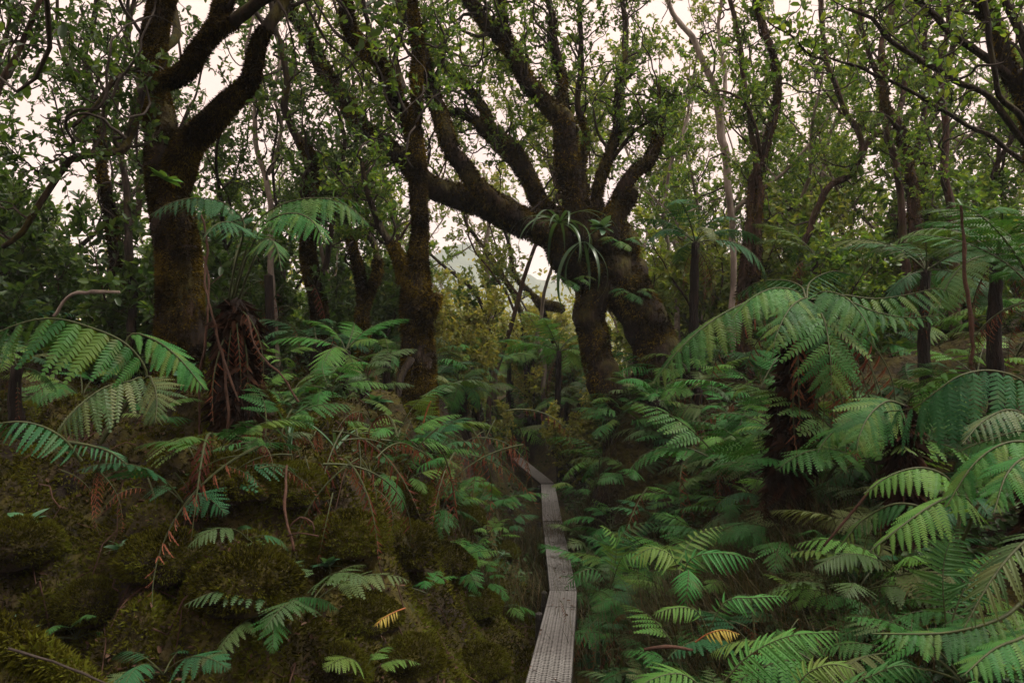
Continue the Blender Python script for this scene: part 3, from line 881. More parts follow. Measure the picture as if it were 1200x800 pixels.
hero_tree('slim_tree', 'wavy slim trunk glimpsed past the long limb of the massive mossy trunk, forking high', [
    ([(140, 420, 8, 17), (134, 300, 8, 15), (126, 222, 8, 14), (116, 155, 8, 13), (107, 105, 8, 12), (99, 62, 8, 10), (110, 30, 8, 8), (112, 0, 8, 8)], dict(side=14, t0=.35, Lb=.8)),
    ([(116, 155, 8, 9), (128, 120, 8.1, 8), (132, 85, 8.2, 7), (146, 40, 8.2, 6), (150, 0, 8.2, 5)], dict(side=9, t0=.2, Lb=.8)),
    ([(103, 85, 8, 7), (82, 80, 8, 6), (70, 55, 8, 5), (66, 0, 8, 5)], dict(side=8, t0=.2, Lb=.8)),
], bark='bark_dark', leafm='leaf_dark', leaf=.056, seed=43, sides=.75, fuzz=12000)
hero_tree('slim_tree', 'thin dark stem squeezed close beside the massive mossy trunk, bending to and fro', [
    ([(158, 420, 7.4, 14), (152, 300, 7.4, 12), (147, 215, 7.4, 10), (136, 165, 7.4, 9), (134, 130, 7.4, 8), (143, 85, 7.4, 7), (150, 40, 7.4, 6), (158, 0, 7.4, 6)], dict(side=13, t0=.35, Lb=.8)),
], bark='bark_dark', leafm='leaf_dark', leaf=.056, seed=47, sides=.7, fuzz=8000)
hero_tree('tilted_tree', 'bare grey pole of a trunk tilting across the sky gap at the picture corner', [
    ([(-60, 330, 6, 14), (-28, 180, 6, 12), (2, 96, 6, 10), (18, 70, 6, 9), (35, 32, 6, 8), (47, 0, 6, 7)], dict(side=7, t0=.6, Lb=.6)),
    ([(-20, 150, 6, 8), (-8, 90, 6.1, 7), (8, 40, 6.2, 6), (14, 0, 6.2, 5)], dict(side=10, t0=.2, Lb=.8)),
], bark='bark_brown', leafm='leaf_dark', leaf=.056, seed=53)
hero_tree('mossy_sapling', 'kinked mossy trunk bowing between the wide spread fronds and the forked tree', [
    ([(378, 440, 8.6, 24), (376, 388, 8.6, 20), (371, 348, 8.6, 20), (360, 307, 8.6, 19), (364, 260, 8.6, 17), (366, 223, 8.6, 16), (363, 182, 8.6, 13), (342, 152, 8.6, 11), (333, 125, 8.6, 11), (337, 98, 8.6, 10), (330, 60, 8.6, 9), (318, 0, 8.6, 8)], dict(side=16, t0=.35, Lb=.9)),
    ([(371, 345, 8.5, 10), (382, 310, 8.5, 9), (385, 280, 8.4, 9), (392, 240, 8.4, 8), (400, 190, 8.4, 7)], dict(side=9, t0=.3, Lb=.7)),
], bark='bark_mossy', leafm='leaf_dark', leaf=.056, seed=59, sides=.8, fuzz=80000)
hero_tree('mossy_sapling', 'two pronged mossy stem shaped like a tuning fork, just beside the forked tree', [
    ([(427, 440, 8.8, 20), (425, 386, 8.8, 17), (424, 340, 8.8, 14), (414, 294, 8.8, 13), (403, 258, 8.8, 11), (398, 215, 8.8, 9), (404, 170, 8.8, 7), (396, 130, 8.8, 6)], dict(side=11, t0=.5, Lb=.7)),
    ([(426, 360, 8.8, 14), (434, 338, 8.8, 13), (443, 314, 8.8, 12), (437, 287, 8.8, 10), (427, 265, 8.8, 9), (420, 235, 8.8, 7), (424, 200, 8.8, 5)], dict(side=9, t0=.5, Lb=.7)),
], bark='bark_dark', leafm='leaf_dark', leaf=.056, seed=61, sides=.8, fuzz=16000)
hero_tree('spindly_tree', 'spindly pale stem dividing into wiry branches above the wide spread fronds', [
    ([(322, 400, 9.5, 10), (318, 300, 9.5, 9), (314, 223, 9.5, 8), (305, 189, 9.5, 8), (299, 148, 9.5, 7), (297, 118, 9.5, 5), (290, 60, 9.5, 4), (300, 0, 9.5, 4)], dict(side=12, t0=.4, Lb=.8)),
    ([(314, 205, 9.5, 6), (325, 180, 9.5, 5), (330, 150, 9.6, 5), (322, 110, 9.6, 4), (330, 60, 9.7, 4)], dict(side=9, t0=.3, Lb=.8)),
], bark='bark_pale', leafm='leaf_mid', leaf=.052, sides=.7, seed=67)
hero_tree('spindly_tree', 'curving mossy stem in the bright gap under the great leaning limb', [
    ([(618, 440, 19, 10), (614, 395, 19, 9), (609, 361, 19, 8), (592, 330, 19, 8), (575, 300, 19, 7), (559, 280, 19, 6), (545, 255, 19, 5), (548, 215, 19, 4)], dict(side=4, t0=.6, Lb=.6)),
], bark='bark_mossy', leafm='leaf_sunlit_tint', leaf=.07, seed=71)
hero_tree('spindly_tree', 'thin stem slanting across the bright gap in front of the distant hill', [
    ([(575, 400, 19, 8), (565, 358, 19, 6), (545, 331, 19, 6), (522, 313, 19, 5), (503, 297, 19, 4), (488, 270, 19, 4)], dict(side=4, t0=.6, Lb=.5)),
], bark='bark_dark', leafm='leaf_mid', leaf=.056, seed=73)
hero_tree('spindly_tree', 'pale upright stem standing in the sunlit clearing behind the slanting thin one', [
    ([(578, 420, 19, 9), (575, 361, 19, 8), (571, 325, 19, 7), (569, 300, 19, 6), (572, 250, 19, 5), (566, 200, 19, 4)], dict(side=8, t0=.5, Lb=.8)),
], bark='bark_pale', leafm='leaf_sunlit_tint', leaf=.075, seed=79)
hero_tree('bent_branch_tree', 'thin stem ending low in a fat mossy knob under the great leaning trunk', [
    ([(655, 480, 18.5, 7), (652, 420, 18.5, 7), (640, 372, 18.5, 8), (622, 345, 18.5, 8), (603, 322, 18.5, 7), (598, 295, 18.5, 6), (590, 260, 18.5, 4), (596, 230, 18.5, 3)], dict(side=4, t0=.6, Lb=.5)),
    ([(624, 346, 18.5, 9), (635, 355, 18.5, 14), (648, 360, 18.5, 15), (660, 364, 18.5, 11)], dict(side=0, rough=.4)),
], bark='bark_mossy', leafm='leaf_mid', leaf=.056, seed=89, fuzz=8000)
print('heroes done')
#NEXT
# ------------------------------------------------------------------ background trees and shrubs (copies of a few kinds)
ORD = ['first', 'second', 'third', 'fourth', 'fifth', 'sixth', 'seventh', 'eighth', 'ninth', 'tenth', 'eleventh', 'twelfth', 'thirteenth',
       'fourteenth', 'fifteenth', 'sixteenth', 'seventeenth', 'eighteenth', 'nineteenth', 'twentieth', 'twenty-first', 'twenty-second', 'twenty-third',
       'twenty-fourth', 'twenty-fifth', 'twenty-sixth', 'twenty-seventh', 'twenty-eighth', 'twenty-ninth', 'thirtieth']


def kind_tree(seed, h, r0, nst, leaf, t0, Lb, nside, shrub=False):
    rng = np.random.default_rng(seed)
    wood, twigs, lv = [], [], []
    for k in range(nst):
        d = np.array([rng.normal(0, .28 if shrub else .10), rng.normal(0, .28 if shrub else .10), 1.0])
        b = walk(rng, [rng.normal(0, .08), rng.normal(0, .08), -.25], d / np.linalg.norm(d), h * rng.uniform(.8, 1.1), 14, .17, .06)
        rr = np.linspace(r0, r0 * .18, 15)
        q = smooth_path(np.column_stack([b, rr]), .12)
        wood += tube(q[:, :3], q[:, 3], 7, .2, 7, seed + k)
        ns = nside
        w, l = foliage(rng, q, ns, Lb, 8, 17, leaf, .1, t0, rmin=.006)
        twigs += w
        lv.append(l)
        for j in range(0 if shrub else 3):
            i = int(len(q) * rng.uniform(.3, .7))
            d = np.array([rng.normal(0, 1), rng.normal(0, 1), 1.1])
            bb = walk(rng, q[i, :3], d / np.linalg.norm(d), h * rng.uniform(.25, .4), 9, .2, .12)
            qq = np.column_stack([bb, np.linspace(q[i, 3] * .6, .012, 10)])
            wood += tube(qq[:, :3], qq[:, 3], 5, .15, 8, seed + j)
            w, l = foliage(rng, qq, 8, Lb * .8, 7, 15, leaf, .1, .2, rmin=.006)
            twigs += w
            lv.append(l)
    return (make_mesh('trunk', wood, M['bark_brown']), make_mesh('twigs', twigs, M['twig']), make_mesh('crown', [crown_chunk(rng, lv, leaf)], M['leaf_mid']))


TK = [kind_tree(100, 7.5, .075, 1, .075, .30, .9, 17), kind_tree(101, 6.8, .06, 2, .075, .38, .8, 11), kind_tree(102, 8.2, .09, 1, .08, .34, 1.0, 16),
      kind_tree(103, 6.0, .05, 2, .075, .25, .8, 11), kind_tree(104, 7.0, .065, 2, .075, .45, .9, 11)]
SK = [kind_tree(110, 2.0, .025, 4, .085, .12, .5, 13, True), kind_tree(111, 2.6, .03, 4, .09, .12, .6, 14, True), kind_tree(112, 1.5, .02, 5, .08, .1, .45, 10, True)]


def slot(o, mat):
    o.material_slots[0].link = 'OBJECT'
    o.material_slots[0].material = mat


def place_tree(kinds, k, x, y, s, rz, name, label, cat, group, bark, leafm, dz=0.0):
    r = thing(name, label, cat, (x, y, gz(x, y) + dz), group, rz, s)
    for nm, me, mm in zip(('trunk', 'twigs', 'crown'), kinds[k], (bark, 'twig', leafm)):
        o = link(nm, me, r)
        if nm == 'twigs':
            o['kind'] = 'stuff'
        slot(o, M[mm])
    return r


# zone: u range, y range, count, leaf, bark choices, where it stands (for the label)
TZ = [
    ((-120, 175), (8.5, 13), 3, 'leaf_dark', ('bark_dark', 'bark_brown'), 'in thicket behind the massive mossy trunk', .85),
    ((-200, 175), (13.5, 22), 3, 'leaf_mid', ('bark_dark', 'bark_brown'), 'in farther rows beyond the massive trunk', 1.05),
    ((235, 475), (10.5, 15), 3, 'leaf_dark', ('bark_dark', 'bark_pale'), 'between massive trunk and forked tree', .75),
    ((235, 475), (16, 24), 3, 'leaf_mid', ('bark_dark', 'bark_pale'), 'far behind the wide spread fronds', 1.0),
    ((500, 700), (20, 27), 3, 'leaf_sunlit_tint', ('bark_pale', 'bark_pale', 'bark_brown'), 'in clearing under the great leaning limb', .45),
    ((765, 930), (13, 18), 5, 'leaf_mid', ('bark_pale', 'bark_pale', 'bark_brown'), 'between leaning tree and twin stems', .95),
    ((745, 960), (19, 27), 6, 'leaf_light', ('bark_pale', 'bark_pale', 'bark_brown'), 'far beyond the twin stem tree', 1.05),
    ((930, 1280), (12, 17), 7, 'leaf_mid', ('bark_brown', 'bark_pale', 'bark_pale'), 'behind the reddish trunks', .95),
    ((930, 1300), (18, 27), 7, 'leaf_light', ('bark_pale', 'bark_pale', 'bark_brown'), 'far beyond the reddish trunks', 1.05),
]
def spread(rg, u0, u1, y0, y1, n, gapl=-1.5, gapr=1.0, yfar=17.5, ynear=0.0, jit=.15):
    """n spots across a stand, off the path, sorted as the photograph shows them from left to right"""
    out = []
    for k in range(n):
        u = u0 + (u1 - u0) * (k + rg.uniform(jit, 1 - jit)) / n
        y = rg.uniform(y0, y1)
        x = (u - CX) / FPX * y
        px = np.interp(y, PY, PX)
        if ynear < y < yfar and gapl < x - px < gapr:
            x = px + (gapr + .1 if x > px else gapl - rg.uniform(.05, .5))
        out.append((x, y))
    return sorted(out, key=lambda q: q[0] / q[1])


rg = np.random.default_rng(77)
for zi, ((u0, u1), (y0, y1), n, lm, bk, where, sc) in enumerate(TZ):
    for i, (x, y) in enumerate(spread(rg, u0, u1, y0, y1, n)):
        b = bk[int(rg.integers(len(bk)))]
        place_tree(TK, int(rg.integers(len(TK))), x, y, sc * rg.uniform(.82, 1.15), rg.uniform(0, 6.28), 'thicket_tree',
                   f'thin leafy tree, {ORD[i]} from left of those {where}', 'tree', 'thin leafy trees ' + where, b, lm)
HK = [kind_tree(130, 10, .07, 1, .08, .58, 1.1, 30), kind_tree(131, 9.5, .06, 1, .08, .60, 1.0, 28)]
for i, (u, y, s_) in enumerate([(475, 17, 1), (535, 19, 1.1), (585, 16, 1), (640, 18, 1.05), (690, 15, .95), (735, 17, 1)]):
    place_tree(HK, i % 2, (u - CX) / FPX * y, y, s_, i * 1.1, 'slender_tree', f'tall slender tree, {ORD[i]} from left of those behind the great leaning tree', 'tree',
               'tall slender trees behind the great leaning tree', 'bark_pale' if i % 2 else 'bark_brown', 'leaf_light')
SZ = [
    ((-60, 170), (7.2, 9.5), 5, 'leaf_dark', 'low behind the massive mossy trunk', 1.0),
    ((250, 470), (8.8, 12), 7, 'leaf_dark', 'behind the wide spread fronds', .9),
    ((480, 700), (19, 27), 12, 'leaf_sunlit_tint', 'in clearing under the great leaning limb', 1.0),
    ((765, 1000), (11.5, 17), 8, 'leaf_light', 'between leaning tree and crooked stem', 1.15),
    ((990, 1270), (9, 14), 8, 'leaf_mid', 'around the feet of the reddish trunks', 1.1),
    ((760, 1290), (17, 26), 11, 'leaf_light', 'far past the reddish trunks', 1.5),
    ((220, 470), (14, 22), 7, 'leaf_mid', 'far off between the mossy saplings', 1.3),
]
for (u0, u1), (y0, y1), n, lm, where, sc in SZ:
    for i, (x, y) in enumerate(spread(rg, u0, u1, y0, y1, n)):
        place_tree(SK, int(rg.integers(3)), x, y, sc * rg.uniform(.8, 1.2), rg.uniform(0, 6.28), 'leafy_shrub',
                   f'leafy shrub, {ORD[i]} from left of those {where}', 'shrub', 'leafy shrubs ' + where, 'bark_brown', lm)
for i, (x, y, s_, lab) in enumerate([
    (-1.0, 11.2, .75, 'yellow green shrub right behind the foot of the forked tree'),
    (-.95, 13.4, .85, 'yellow green shrub around the feet of the slanting thin stems'),
    (-.62, 16.5, 1.0, 'yellow green shrub just beyond the far bend of the boardwalk'),
    (1.35, 13.8, .8, 'yellow green shrub behind the trunk of the leaning tree'),
    (-1.75, 12.4, .9, 'yellow green shrub in the gap close beside the forked tree'),
    (.9, 18.6, 1.1, 'yellow green shrub in the middle of the gap beyond the boardwalk'),
]):
    place_tree(SK, i % 3, x, y, s_, i * 1.1, 'leafy_shrub', lab, 'shrub', None, 'bark_brown', 'leaf_sunlit_tint')

# unseen trees, added beside and behind the camera to shade the moss slope
CK = [kind_tree(120, 8.5, .11, 1, .07, .42, 1.9, 40), kind_tree(121, 7.8, .09, 2, .07, .45, 1.7, 26)]
for i, (x, y, s, lab) in enumerate([
    (-4.7, 1.5, 1.0, 'unseen broad crowned tree added for shade beside the big arching fern'),
    (-3.5, .8, .95, 'unseen broad crowned tree added for shade at the foot of the moss slope'),
    (-2.3, -2.6, 1.0, 'unseen broad crowned tree added for shade behind the photographer near the boardwalk'),
]):
    place_tree(CK, i % 2, x, y, s, i * 1.3, 'shade_tree', lab, 'tree', None, 'bark_dark', 'leaf_dark')

# the far wood closes the view as one mass
fr = np.random.default_rng(5)
n = 2600
ang = fr.uniform(-.85, .85, n)
dist = fr.uniform(27, 70, n)
cx_, cy_ = dist * np.sin(ang), dist * np.cos(ang)
gap = np.abs(cx_ / cy_ - (-.04)) < .10
top = np.where(gap, 3.4, 5.0) + fr.normal(0, .5, n)
cz = ground(cx_, cy_) + fr.uniform(0, 1, n) ** .8 * top
m = 26
cen = np.repeat(np.stack([cx_, cy_, cz], 1), m, 0)
pos = cen + fr.normal(0, 1, (n * m, 3)) * np.array([.9, .9, .55])
lf = leaf_cloud(pos, fr.normal(0, 1, (n * m, 3)), np.array([0, 0, .8]) + fr.normal(0, .6, (n * m, 3)), fr.uniform(.12, .3, n * m), fr.uniform(.08, .18, n * m))
link('woodland', make_mesh('woodland', [lf], M['leaf_sunlit_tint']), kind='stuff')

# ------------------------------------------------------------------ ferns
def pinna_bip(n=14, seed=0, wid=.14):
    """leaflet of a tree fern frond along +X, length 1: midrib with tapered lobes"""
    r = np.random.default_rng(seed)
    V, F = [], []
    for s in (1, -1):
        for i in range(n):
            t = .03 + .96 * i / n
            w = wid * (1 - t ** 2.2) * (.75 + .25 * min(1, t / .15)) * r.uniform(.9, 1.08) + .012
            x0, dx = t, .95 / n
            z = lambda x, y: -.16 * x * x - .10 * abs(y) / wid * .2
            sl = .42
            b = len(V)
            pts = [(x0 - dx * .40, 0), (x0 + dx * .46, 0), (x0 + w * sl * .8 + dx * .30, s * w * .62), (x0 + w * sl * 1.35, s * w), (x0 + w * sl * .7 - dx * .28, s * w * .62)]
            for (x, y) in pts:
                V.append((x, y, z(x, y) + r.normal(0, .004)))
            q = [b, b + 1, b + 2, b + 3, b + 4]
            if s < 0:
                q = q[::-1]
            F += [[q[0], q[1], q[2]], [q[0], q[2], q[4]], [q[4], q[2], q[3]]]
    return np.array(V), np.array(F)


def pinna_lob(n=9, seed=0, wid=.10):
    """leaflet of a low fern: a strip with saw toothed edges"""
    r = np.random.default_rng(seed)
    V, F = [], []
    xs = np.linspace(0, 1, n + 1)
    for i, x in enumerate(xs):
        w = wid * (1 - x ** 1.8) * (.8 + .2 * min(1, x / .2)) + .006
        V.append((x, 0, -.2 * x * x))
        for s in (1, -1):
            V.append((x, s * w * .55, -.2 * x * x + .02))
            V.append((min(1.0, x + .55 / n + w * .5), s * w * r.uniform(.95, 1.15), -.2 * x * x))
    for i in range(n):
        a, b = i * 5, (i + 1) * 5
        F += [[a, b, b + 1], [a, b + 1, a + 1], [a + 1, b + 1, a + 2], [b, a, a + 3], [b, a + 3, b + 3], [b + 3, a + 3, a + 4]]
    return np.array(V), np.array(F)


PIN = {'bip': [pinna_bip(14, s) for s in range(3)], 'fine': [pinna_bip(12, s, .105) for s in range(3)], 'lob': [pinna_lob(9, s) for s in range(3)], 'frilly': [pinna_bip(9, s, .14) for s in range(3)],
       'plain': [pinna_lob(4, s, .08) for s in range(3)]}
PINM = {k: [make_mesh('pinna', [p], M['frond'], smooth=False) for p in v] for k, v in PIN.items()}


def frond_layout(path, ref, npair, plen, stip=.15, droop=.15, ang=(66, 36), seed=0, jit=.06, grav=0.0, tri=False, miss=.03):
    """path (N,3): gives resampled rachis and, for every leaflet, origin, axes and length"""
    r = np.random.default_rng(seed)
    path = np.asarray(path, float)
    c = smooth_path(path, max(.01, np.linalg.norm(np.diff(path, axis=0), axis=1).sum() / 40))
    ln = np.append(0, np.cumsum(np.linalg.norm(np.diff(c, axis=0), axis=1)))
    tot = ln[-1]
    T = tangents(c)
    ref = np.asarray(ref, float)
    out = []
    for i in range(npair):
        k = (i + .5) / npair
        t = stip + (1 - stip) * (1 - (1 - k) ** 1.18) * .995
        s = t * tot
        o = np.array([np.interp(s, ln, c[:, a]) for a in range(3)])
        tt = nz(np.array([np.interp(s, ln, T[:, a]) for a in range(3)]))
        N = nz(ref - tt * ref.dot(tt))
        S = np.cross(tt, N)
        f = (.55 + .45 * math.sin(math.pi / 2 * min(1, k / .38))) * max(.04, 1 - k ** 2.3) ** .85
        if tri:
            f = max(.05, 1 - k) ** .8 * (.9 + .1 * min(1, k / .12))
        for sgn in (1, -1):
            if r.random() < miss:
                continue
            a = R(ang[0] + (ang[1] - ang[0]) * k + r.normal(0, 4.5))
            d = S * sgn * math.sin(a) + tt * math.cos(a) - N * (droop + r.normal(0, jit))
            d = d + np.array([0, 0, -1]) * grav
            d = nz(d)
            Y = nz(np.cross(N, d))
            Z = np.cross(d, Y)
            L = plen * f * (r.uniform(.88, 1.08) if r.random() > .06 else r.uniform(.45, .8))
            out.append((o, d, Y, Z, L))
    return c, out


def frond_chunks(c, pins, kind, r0, seed=0):
    r = np.random.default_rng(seed)
    ch = []
    for (o, d, Y, Z, L) in pins:
        V, F = PIN[kind][int(r.integers(3))]
        ch.append((o + L * (V[:, :1] * d + V[:, 1:2] * Y + V[:, 2:3] * Z), F))
    st = tube(c, np.linspace(r0, r0 * .2, len(c)), 5, cap=False)
    return ch, st


def arc_path(L, el, arch, n=14, side=0.0):
    p = [np.zeros(3)]
    for i in range(n):
        s = (i + .5) / n
        a = R(el - arch * s ** 1.15)
        h = R(side * s)
        p.append(p[-1] + L / n * np.array([math.cos(a) * math.cos(h), math.cos(a) * math.sin(h), math.sin(a)]))
    return np.array(p)


def frond_mesh(kind, el, arch, npair, plen, stip, droop, seed, side=0.0, grav=.1, tri=False):
    c, pins = frond_layout(arc_path(1.0, el, arch, side=side), (-.25, 0, 1), npair, plen, stip, droop, seed=seed, grav=grav, tri=tri)
    ch, st = frond_chunks(c, pins, kind, .009, seed)
    ids = [0] * len(ch) + [1] * len(st)
    return make_mesh('frond', ch + st, [M['frond'], M['stipe']], smooth=False, mat_ids=ids)


FR = {
    'tree': [frond_mesh('fine', e, a, 21, .27, .2, .12, 200 + i, s) for i, (e, a, s) in enumerate([(62, 95, 5), (45, 80, -12), (30, 75, 10), (15, 65, -6), (50, 110, 0), (70, 80, 16), (38, 60, -20), (22, 100, 8)])],
    'low': [frond_mesh('frilly' if tr else 'lob', e, a, 13 if tr else 18, .34 if tr else .22, .34, .10, 220 + i, s, .12, tr) for i, (e, a, s, tr) in enumerate([(62, 85, 8, True), (48, 70, -14, True), (36, 65, 10, True), (24, 50, -6, False), (55, 95, 0, True), (42, 80, 16, False), (30, 60, -18, True), (70, 120, 20, True), (15, 70, 12, True), (38, 40, -25, False), (58, 60, 4, True), (26, 95, -10, True)])],
    'far': [frond_mesh('plain', e, a, 15, .26, .2, .12, 240 + i, s) for i, (e, a, s) in enumerate([(58, 95, 5), (42, 80, -10), (28, 70, 6), (14, 60, 0)])],
    'dead': [frond_mesh('plain', e, a, 13, .12, .15, .7, 260 + i, s, .5) for i, (e, a, s) in enumerate([(10, 105, 10), (-20, 75, -10), (-35, 60, 5)])],
}


def fern(name, label, pos, kind, n, size, mat, group=None, seed=0, trunk=0.0, az=None, spread=6.28, dead=0, el=None, cat='fern', base_z=None):
    """an Empty at the plant's foot, its fronds (shared meshes) and, for tree ferns, trunk and dead fronds"""
    r = np.random.default_rng(seed)
    x, y = pos[0], pos[1]
    g = gz(x, y)
    zc = pos[2] if len(pos) > 2 else g + .02
    if zc < g + .01:
        zc = g + .01
    root = thing(name, label, cat, (x, y, g), group)
    if zc - g > .18 and kind in ('tree', 'far'):
        c = np.array([[x + .05, y + .03, g - .25], [x - .02, y, g + .5 * (zc - g)], [x, y, zc]])
        rr = .028 + .02 * size
        q = smooth_path(c, .08)
        part('trunk', tube(q, np.linspace(rr * 1.5, rr, len(q)), 10, .35, 16, seed), M['fibre'], root)
    a0 = r.uniform(0, 6.28) if az is None else az - spread / 2
    for i in range(n):
        k = int(r.integers(len(FR[kind]))) if el is None else el[int(r.integers(len(el)))]
        o = link('frond', FR[kind][k], root)
        o.location = (0, 0, zc - g)
        o.rotation_euler = (r.normal(0, .24), r.normal(0, .17), a0 + spread * (i + r.uniform(-.3, .3)) / max(1, n if spread > 6 else n - 1 if n > 1 else 1))
        s = size * r.uniform(.6, 1.2)
        o.scale = (s, s * r.uniform(.8, 1.1), s)
        q = r.random()
        slot(o, M['frond_dull' if q < .06 else mat])
    for i in range(dead):
        o = link('dead_frond', FR['dead'][int(r.integers(3))], root)
        o.location = (0, 0, zc - g - .04)
        o.rotation_euler = (0, r.uniform(.1, .5), r.uniform(0, 6.28))
        s = size * r.uniform(.5, .9)
        o.scale = (s, s, s)
        slot(o, M['frond_dead'])
    return root


def hero_frond(root, pts, plen, npair=22, kind='bip', mat='frond', ref=(0, -.35, 1), stip=.1, droop=.15, grav=.1, seed=0, r0=.008, ang=(66, 36), stipe='stipe', pieces=True):
    """one traced frond: its midrib is the part, its leaflets are sub-parts"""
    p = np.array([P(u, v, y) for (u, v, y) in pts])
    L = np.linalg.norm(np.diff(p, axis=0), axis=1).sum()
    c, pins = frond_layout(p, ref, npair, plen, stip, droop, ang, seed, grav=grav)
    b = np.array(root.location)
    r = np.random.default_rng(seed)
    if not pieces:
        ch, st = frond_chunks(c - b, [(o - b, *q) for (o, *q) in pins], kind, r0, seed)
        return link('frond', make_mesh('frond', ch + st, [M[mat], M[stipe]], smooth=False, mat_ids=[0] * len(ch) + [1] * len(st)), root)
    st = tube(c - b, np.linspace(r0, r0 * .25, len(c)), 5, cap=False)
    fo = link('frond', make_mesh('frond', st, [M[stipe]]), root)
    for (o, d, Y, Z, l) in pins:
        q = link('pinna', PINM[kind][int(r.integers(3))], fo)
        mx = Matrix.Identity(4)
        for a, ax in enumerate((d, Y, Z)):
            for k in range(3):
                mx[k][a] = float(ax[k] * l)
        for k in range(3):
            mx[k][3] = float(o[k] - b[k])
        q.matrix_basis = mx
        slot(q, M[mat])
    return fo


def hero_fern(name, label, u, v, y, trunk_r=0.0, group=None, dead=0, seed=0, dsize=.7, cat='tree fern', lean=(0, 0)):
    p = P(u, v, y)
    g = gz(p[0], p[1])
    root = thing(name, label, cat, (p[0], p[1], g), group)
    r = np.random.default_rng(seed)
    if trunk_r > 0 and p[2] - g > .1:
        q = smooth_path(np.array([[p[0] + lean[0], p[1] + lean[1], g - .3], [p[0] + lean[0] * .5, p[1] + lean[1] * .5, g + .5 * (p[2] - g)], p]), .06)
        rr = np.linspace(trunk_r * 1.4, trunk_r, len(q)) * np.clip((len(q) - np.arange(len(q))) / 3.0, .35, 1)
        part('trunk', tube(q, rr, 18, .55, 11, seed), M['fibre'], root)
        tk = moss_fuzz(r, [np.column_stack([q, rr])], 2600, .09, .9, .01)
        if tk:
            part('fibre_mat', tk, M['root_fibre'], root, kind='stuff')
    for i in range(dead):
        o = link('dead_frond', FR['dead'][int(r.integers(3))], root)
        o.location = (0, 0, p[2] - g - .03 - r.uniform(0, .1))
        o.rotation_euler = (0, r.uniform(.1, .6), r.uniform(0, 6.28))
        s = dsize * r.uniform(.6, 1.1)
        o.scale = (s, s, s)
        slot(o, M['frond_dead'])
    return root


# --- traced ferns
Y1 = 3.3
f = hero_fern('tree_fern', 'big fern arching broad green fronds over the dark hollow beside the massive mossy trunk', 118, 520, Y1, 0, dead=3, seed=1, dsize=.4)
hero_frond(f, [(118, 520, Y1), (150, 470, Y1 - .02), (172, 440, Y1 - .05), (150, 405, Y1 - .1), (110, 385, Y1 - .15), (60, 373, Y1 - .2), (10, 384, Y1 - .25), (-45, 415, Y1 - .3)], .32, 15, stip=.36, ref=(0, -.2, 1), droop=.2, grav=.75, seed=2)
hero_frond(f, [(118, 520, Y1), (140, 460, Y1 + .05), (150, 395, Y1 + .1), (180, 398, Y1 + .1), (210, 420, Y1 + .05), (240, 456, Y1)], .16, 18, mat='frond_bright', stip=.5, ref=(.1, -.5, 1), droop=.1, grav=.3, seed=3)
hero_frond(f, [(118, 520, Y1), (165, 448, Y1 - .05), (150, 447, Y1 - .15), (120, 455, Y1 - .25), (88, 480, Y1 - .35), (68, 505, Y1 - .4)], .22, 15, kind='fine', mat='frond_dull', stip=.42, ref=(0, -.6, 1), droop=.2, grav=.45, seed=4)
hero_frond(f, [(118, 520, Y1), (168, 446, Y1 - .05), (180, 450, Y1 - .2), (184, 470, Y1 - .3), (182, 495, Y1 - .35)], .15, 13, kind='fine', mat='frond_dull', stip=.6, ref=(0, -1, .4), droop=.1, grav=.2, seed=5)
f = hero_fern('fern', 'teal fern with stubby leaflets poking in low under the big arching fern', 95, 535, 2.9, 0, seed=6, cat='fern')
hero_frond(f, [(95, 540, 2.9), (75, 515, 2.85), (50, 500, 2.8), (20, 494, 2.75), (-25, 500, 2.7)], .14, 14, kind='lob', mat='frond_teal', grav=.6, seed=7, stip=.1)
hero_frond(f, [(80, 518, 2.9), (105, 522, 2.85), (130, 530, 2.8), (150, 545, 2.75)], .07, 12, kind='lob', mat='frond_teal', grav=.2, seed=8)
# wide fern in front of the mossy trunk
Y2 = 4.75
f = hero_fern('tree_fern', 'tall dark trunked fern with wide spread light fronds in front of the massive mossy trunk', 277, 352, Y2, .10, dead=7, seed=9, dsize=.7)
for i, (pts, pl, npn, mt) in enumerate([
    ([(272, 350, Y2), (285, 305, Y2 - .1), (300, 262, Y2 - .2), (330, 240, Y2 - .3), (370, 232, Y2 - .4), (405, 240, Y2 - .5), (432, 262, Y2 - .55)], .30, 20, 'frond'),
    ([(275, 350, Y2), (290, 300, Y2 - .2), (312, 262, Y2 - .4), (340, 250, Y2 - .6), (365, 258, Y2 - .8), (382, 285, Y2 - .95)], .24, 18, 'frond_bright'),
    ([(270, 350, Y2), (276, 300, Y2 + .05), (286, 262, Y2 + .2), (262, 238, Y2 + .1), (230, 232, Y2 - .05), (200, 238, Y2 - .2), (176, 252, Y2 - .3)], .24, 19, 'frond_teal'),
    ([(280, 350, Y2), (300, 300, Y2 + .2), (330, 255, Y2 + .5), (360, 238, Y2 + .8), (400, 232, Y2 + 1.1), (440, 248, Y2 + 1.3)], .28, 18, 'frond'),
    ([(268, 350, Y2), (276, 310, Y2 - .2), (285, 275, Y2 - .4), (275, 262, Y2 - .7), (255, 262, Y2 - .9), (238, 280, Y2 - 1.0)], .18, 16, 'frond_teal'),
    ([(280, 350, Y2), (295, 310, Y2 - .3), (306, 285, Y2 - .6), (316, 280, Y2 - .9), (325, 292, Y2 - 1.1), (330, 318, Y2 - 1.2)], .16, 15, 'frond'),
]):
    hero_frond(f, pts, pl, npn, mat=mt, stip=.34, grav=.35, seed=20 + i, kind='fine')
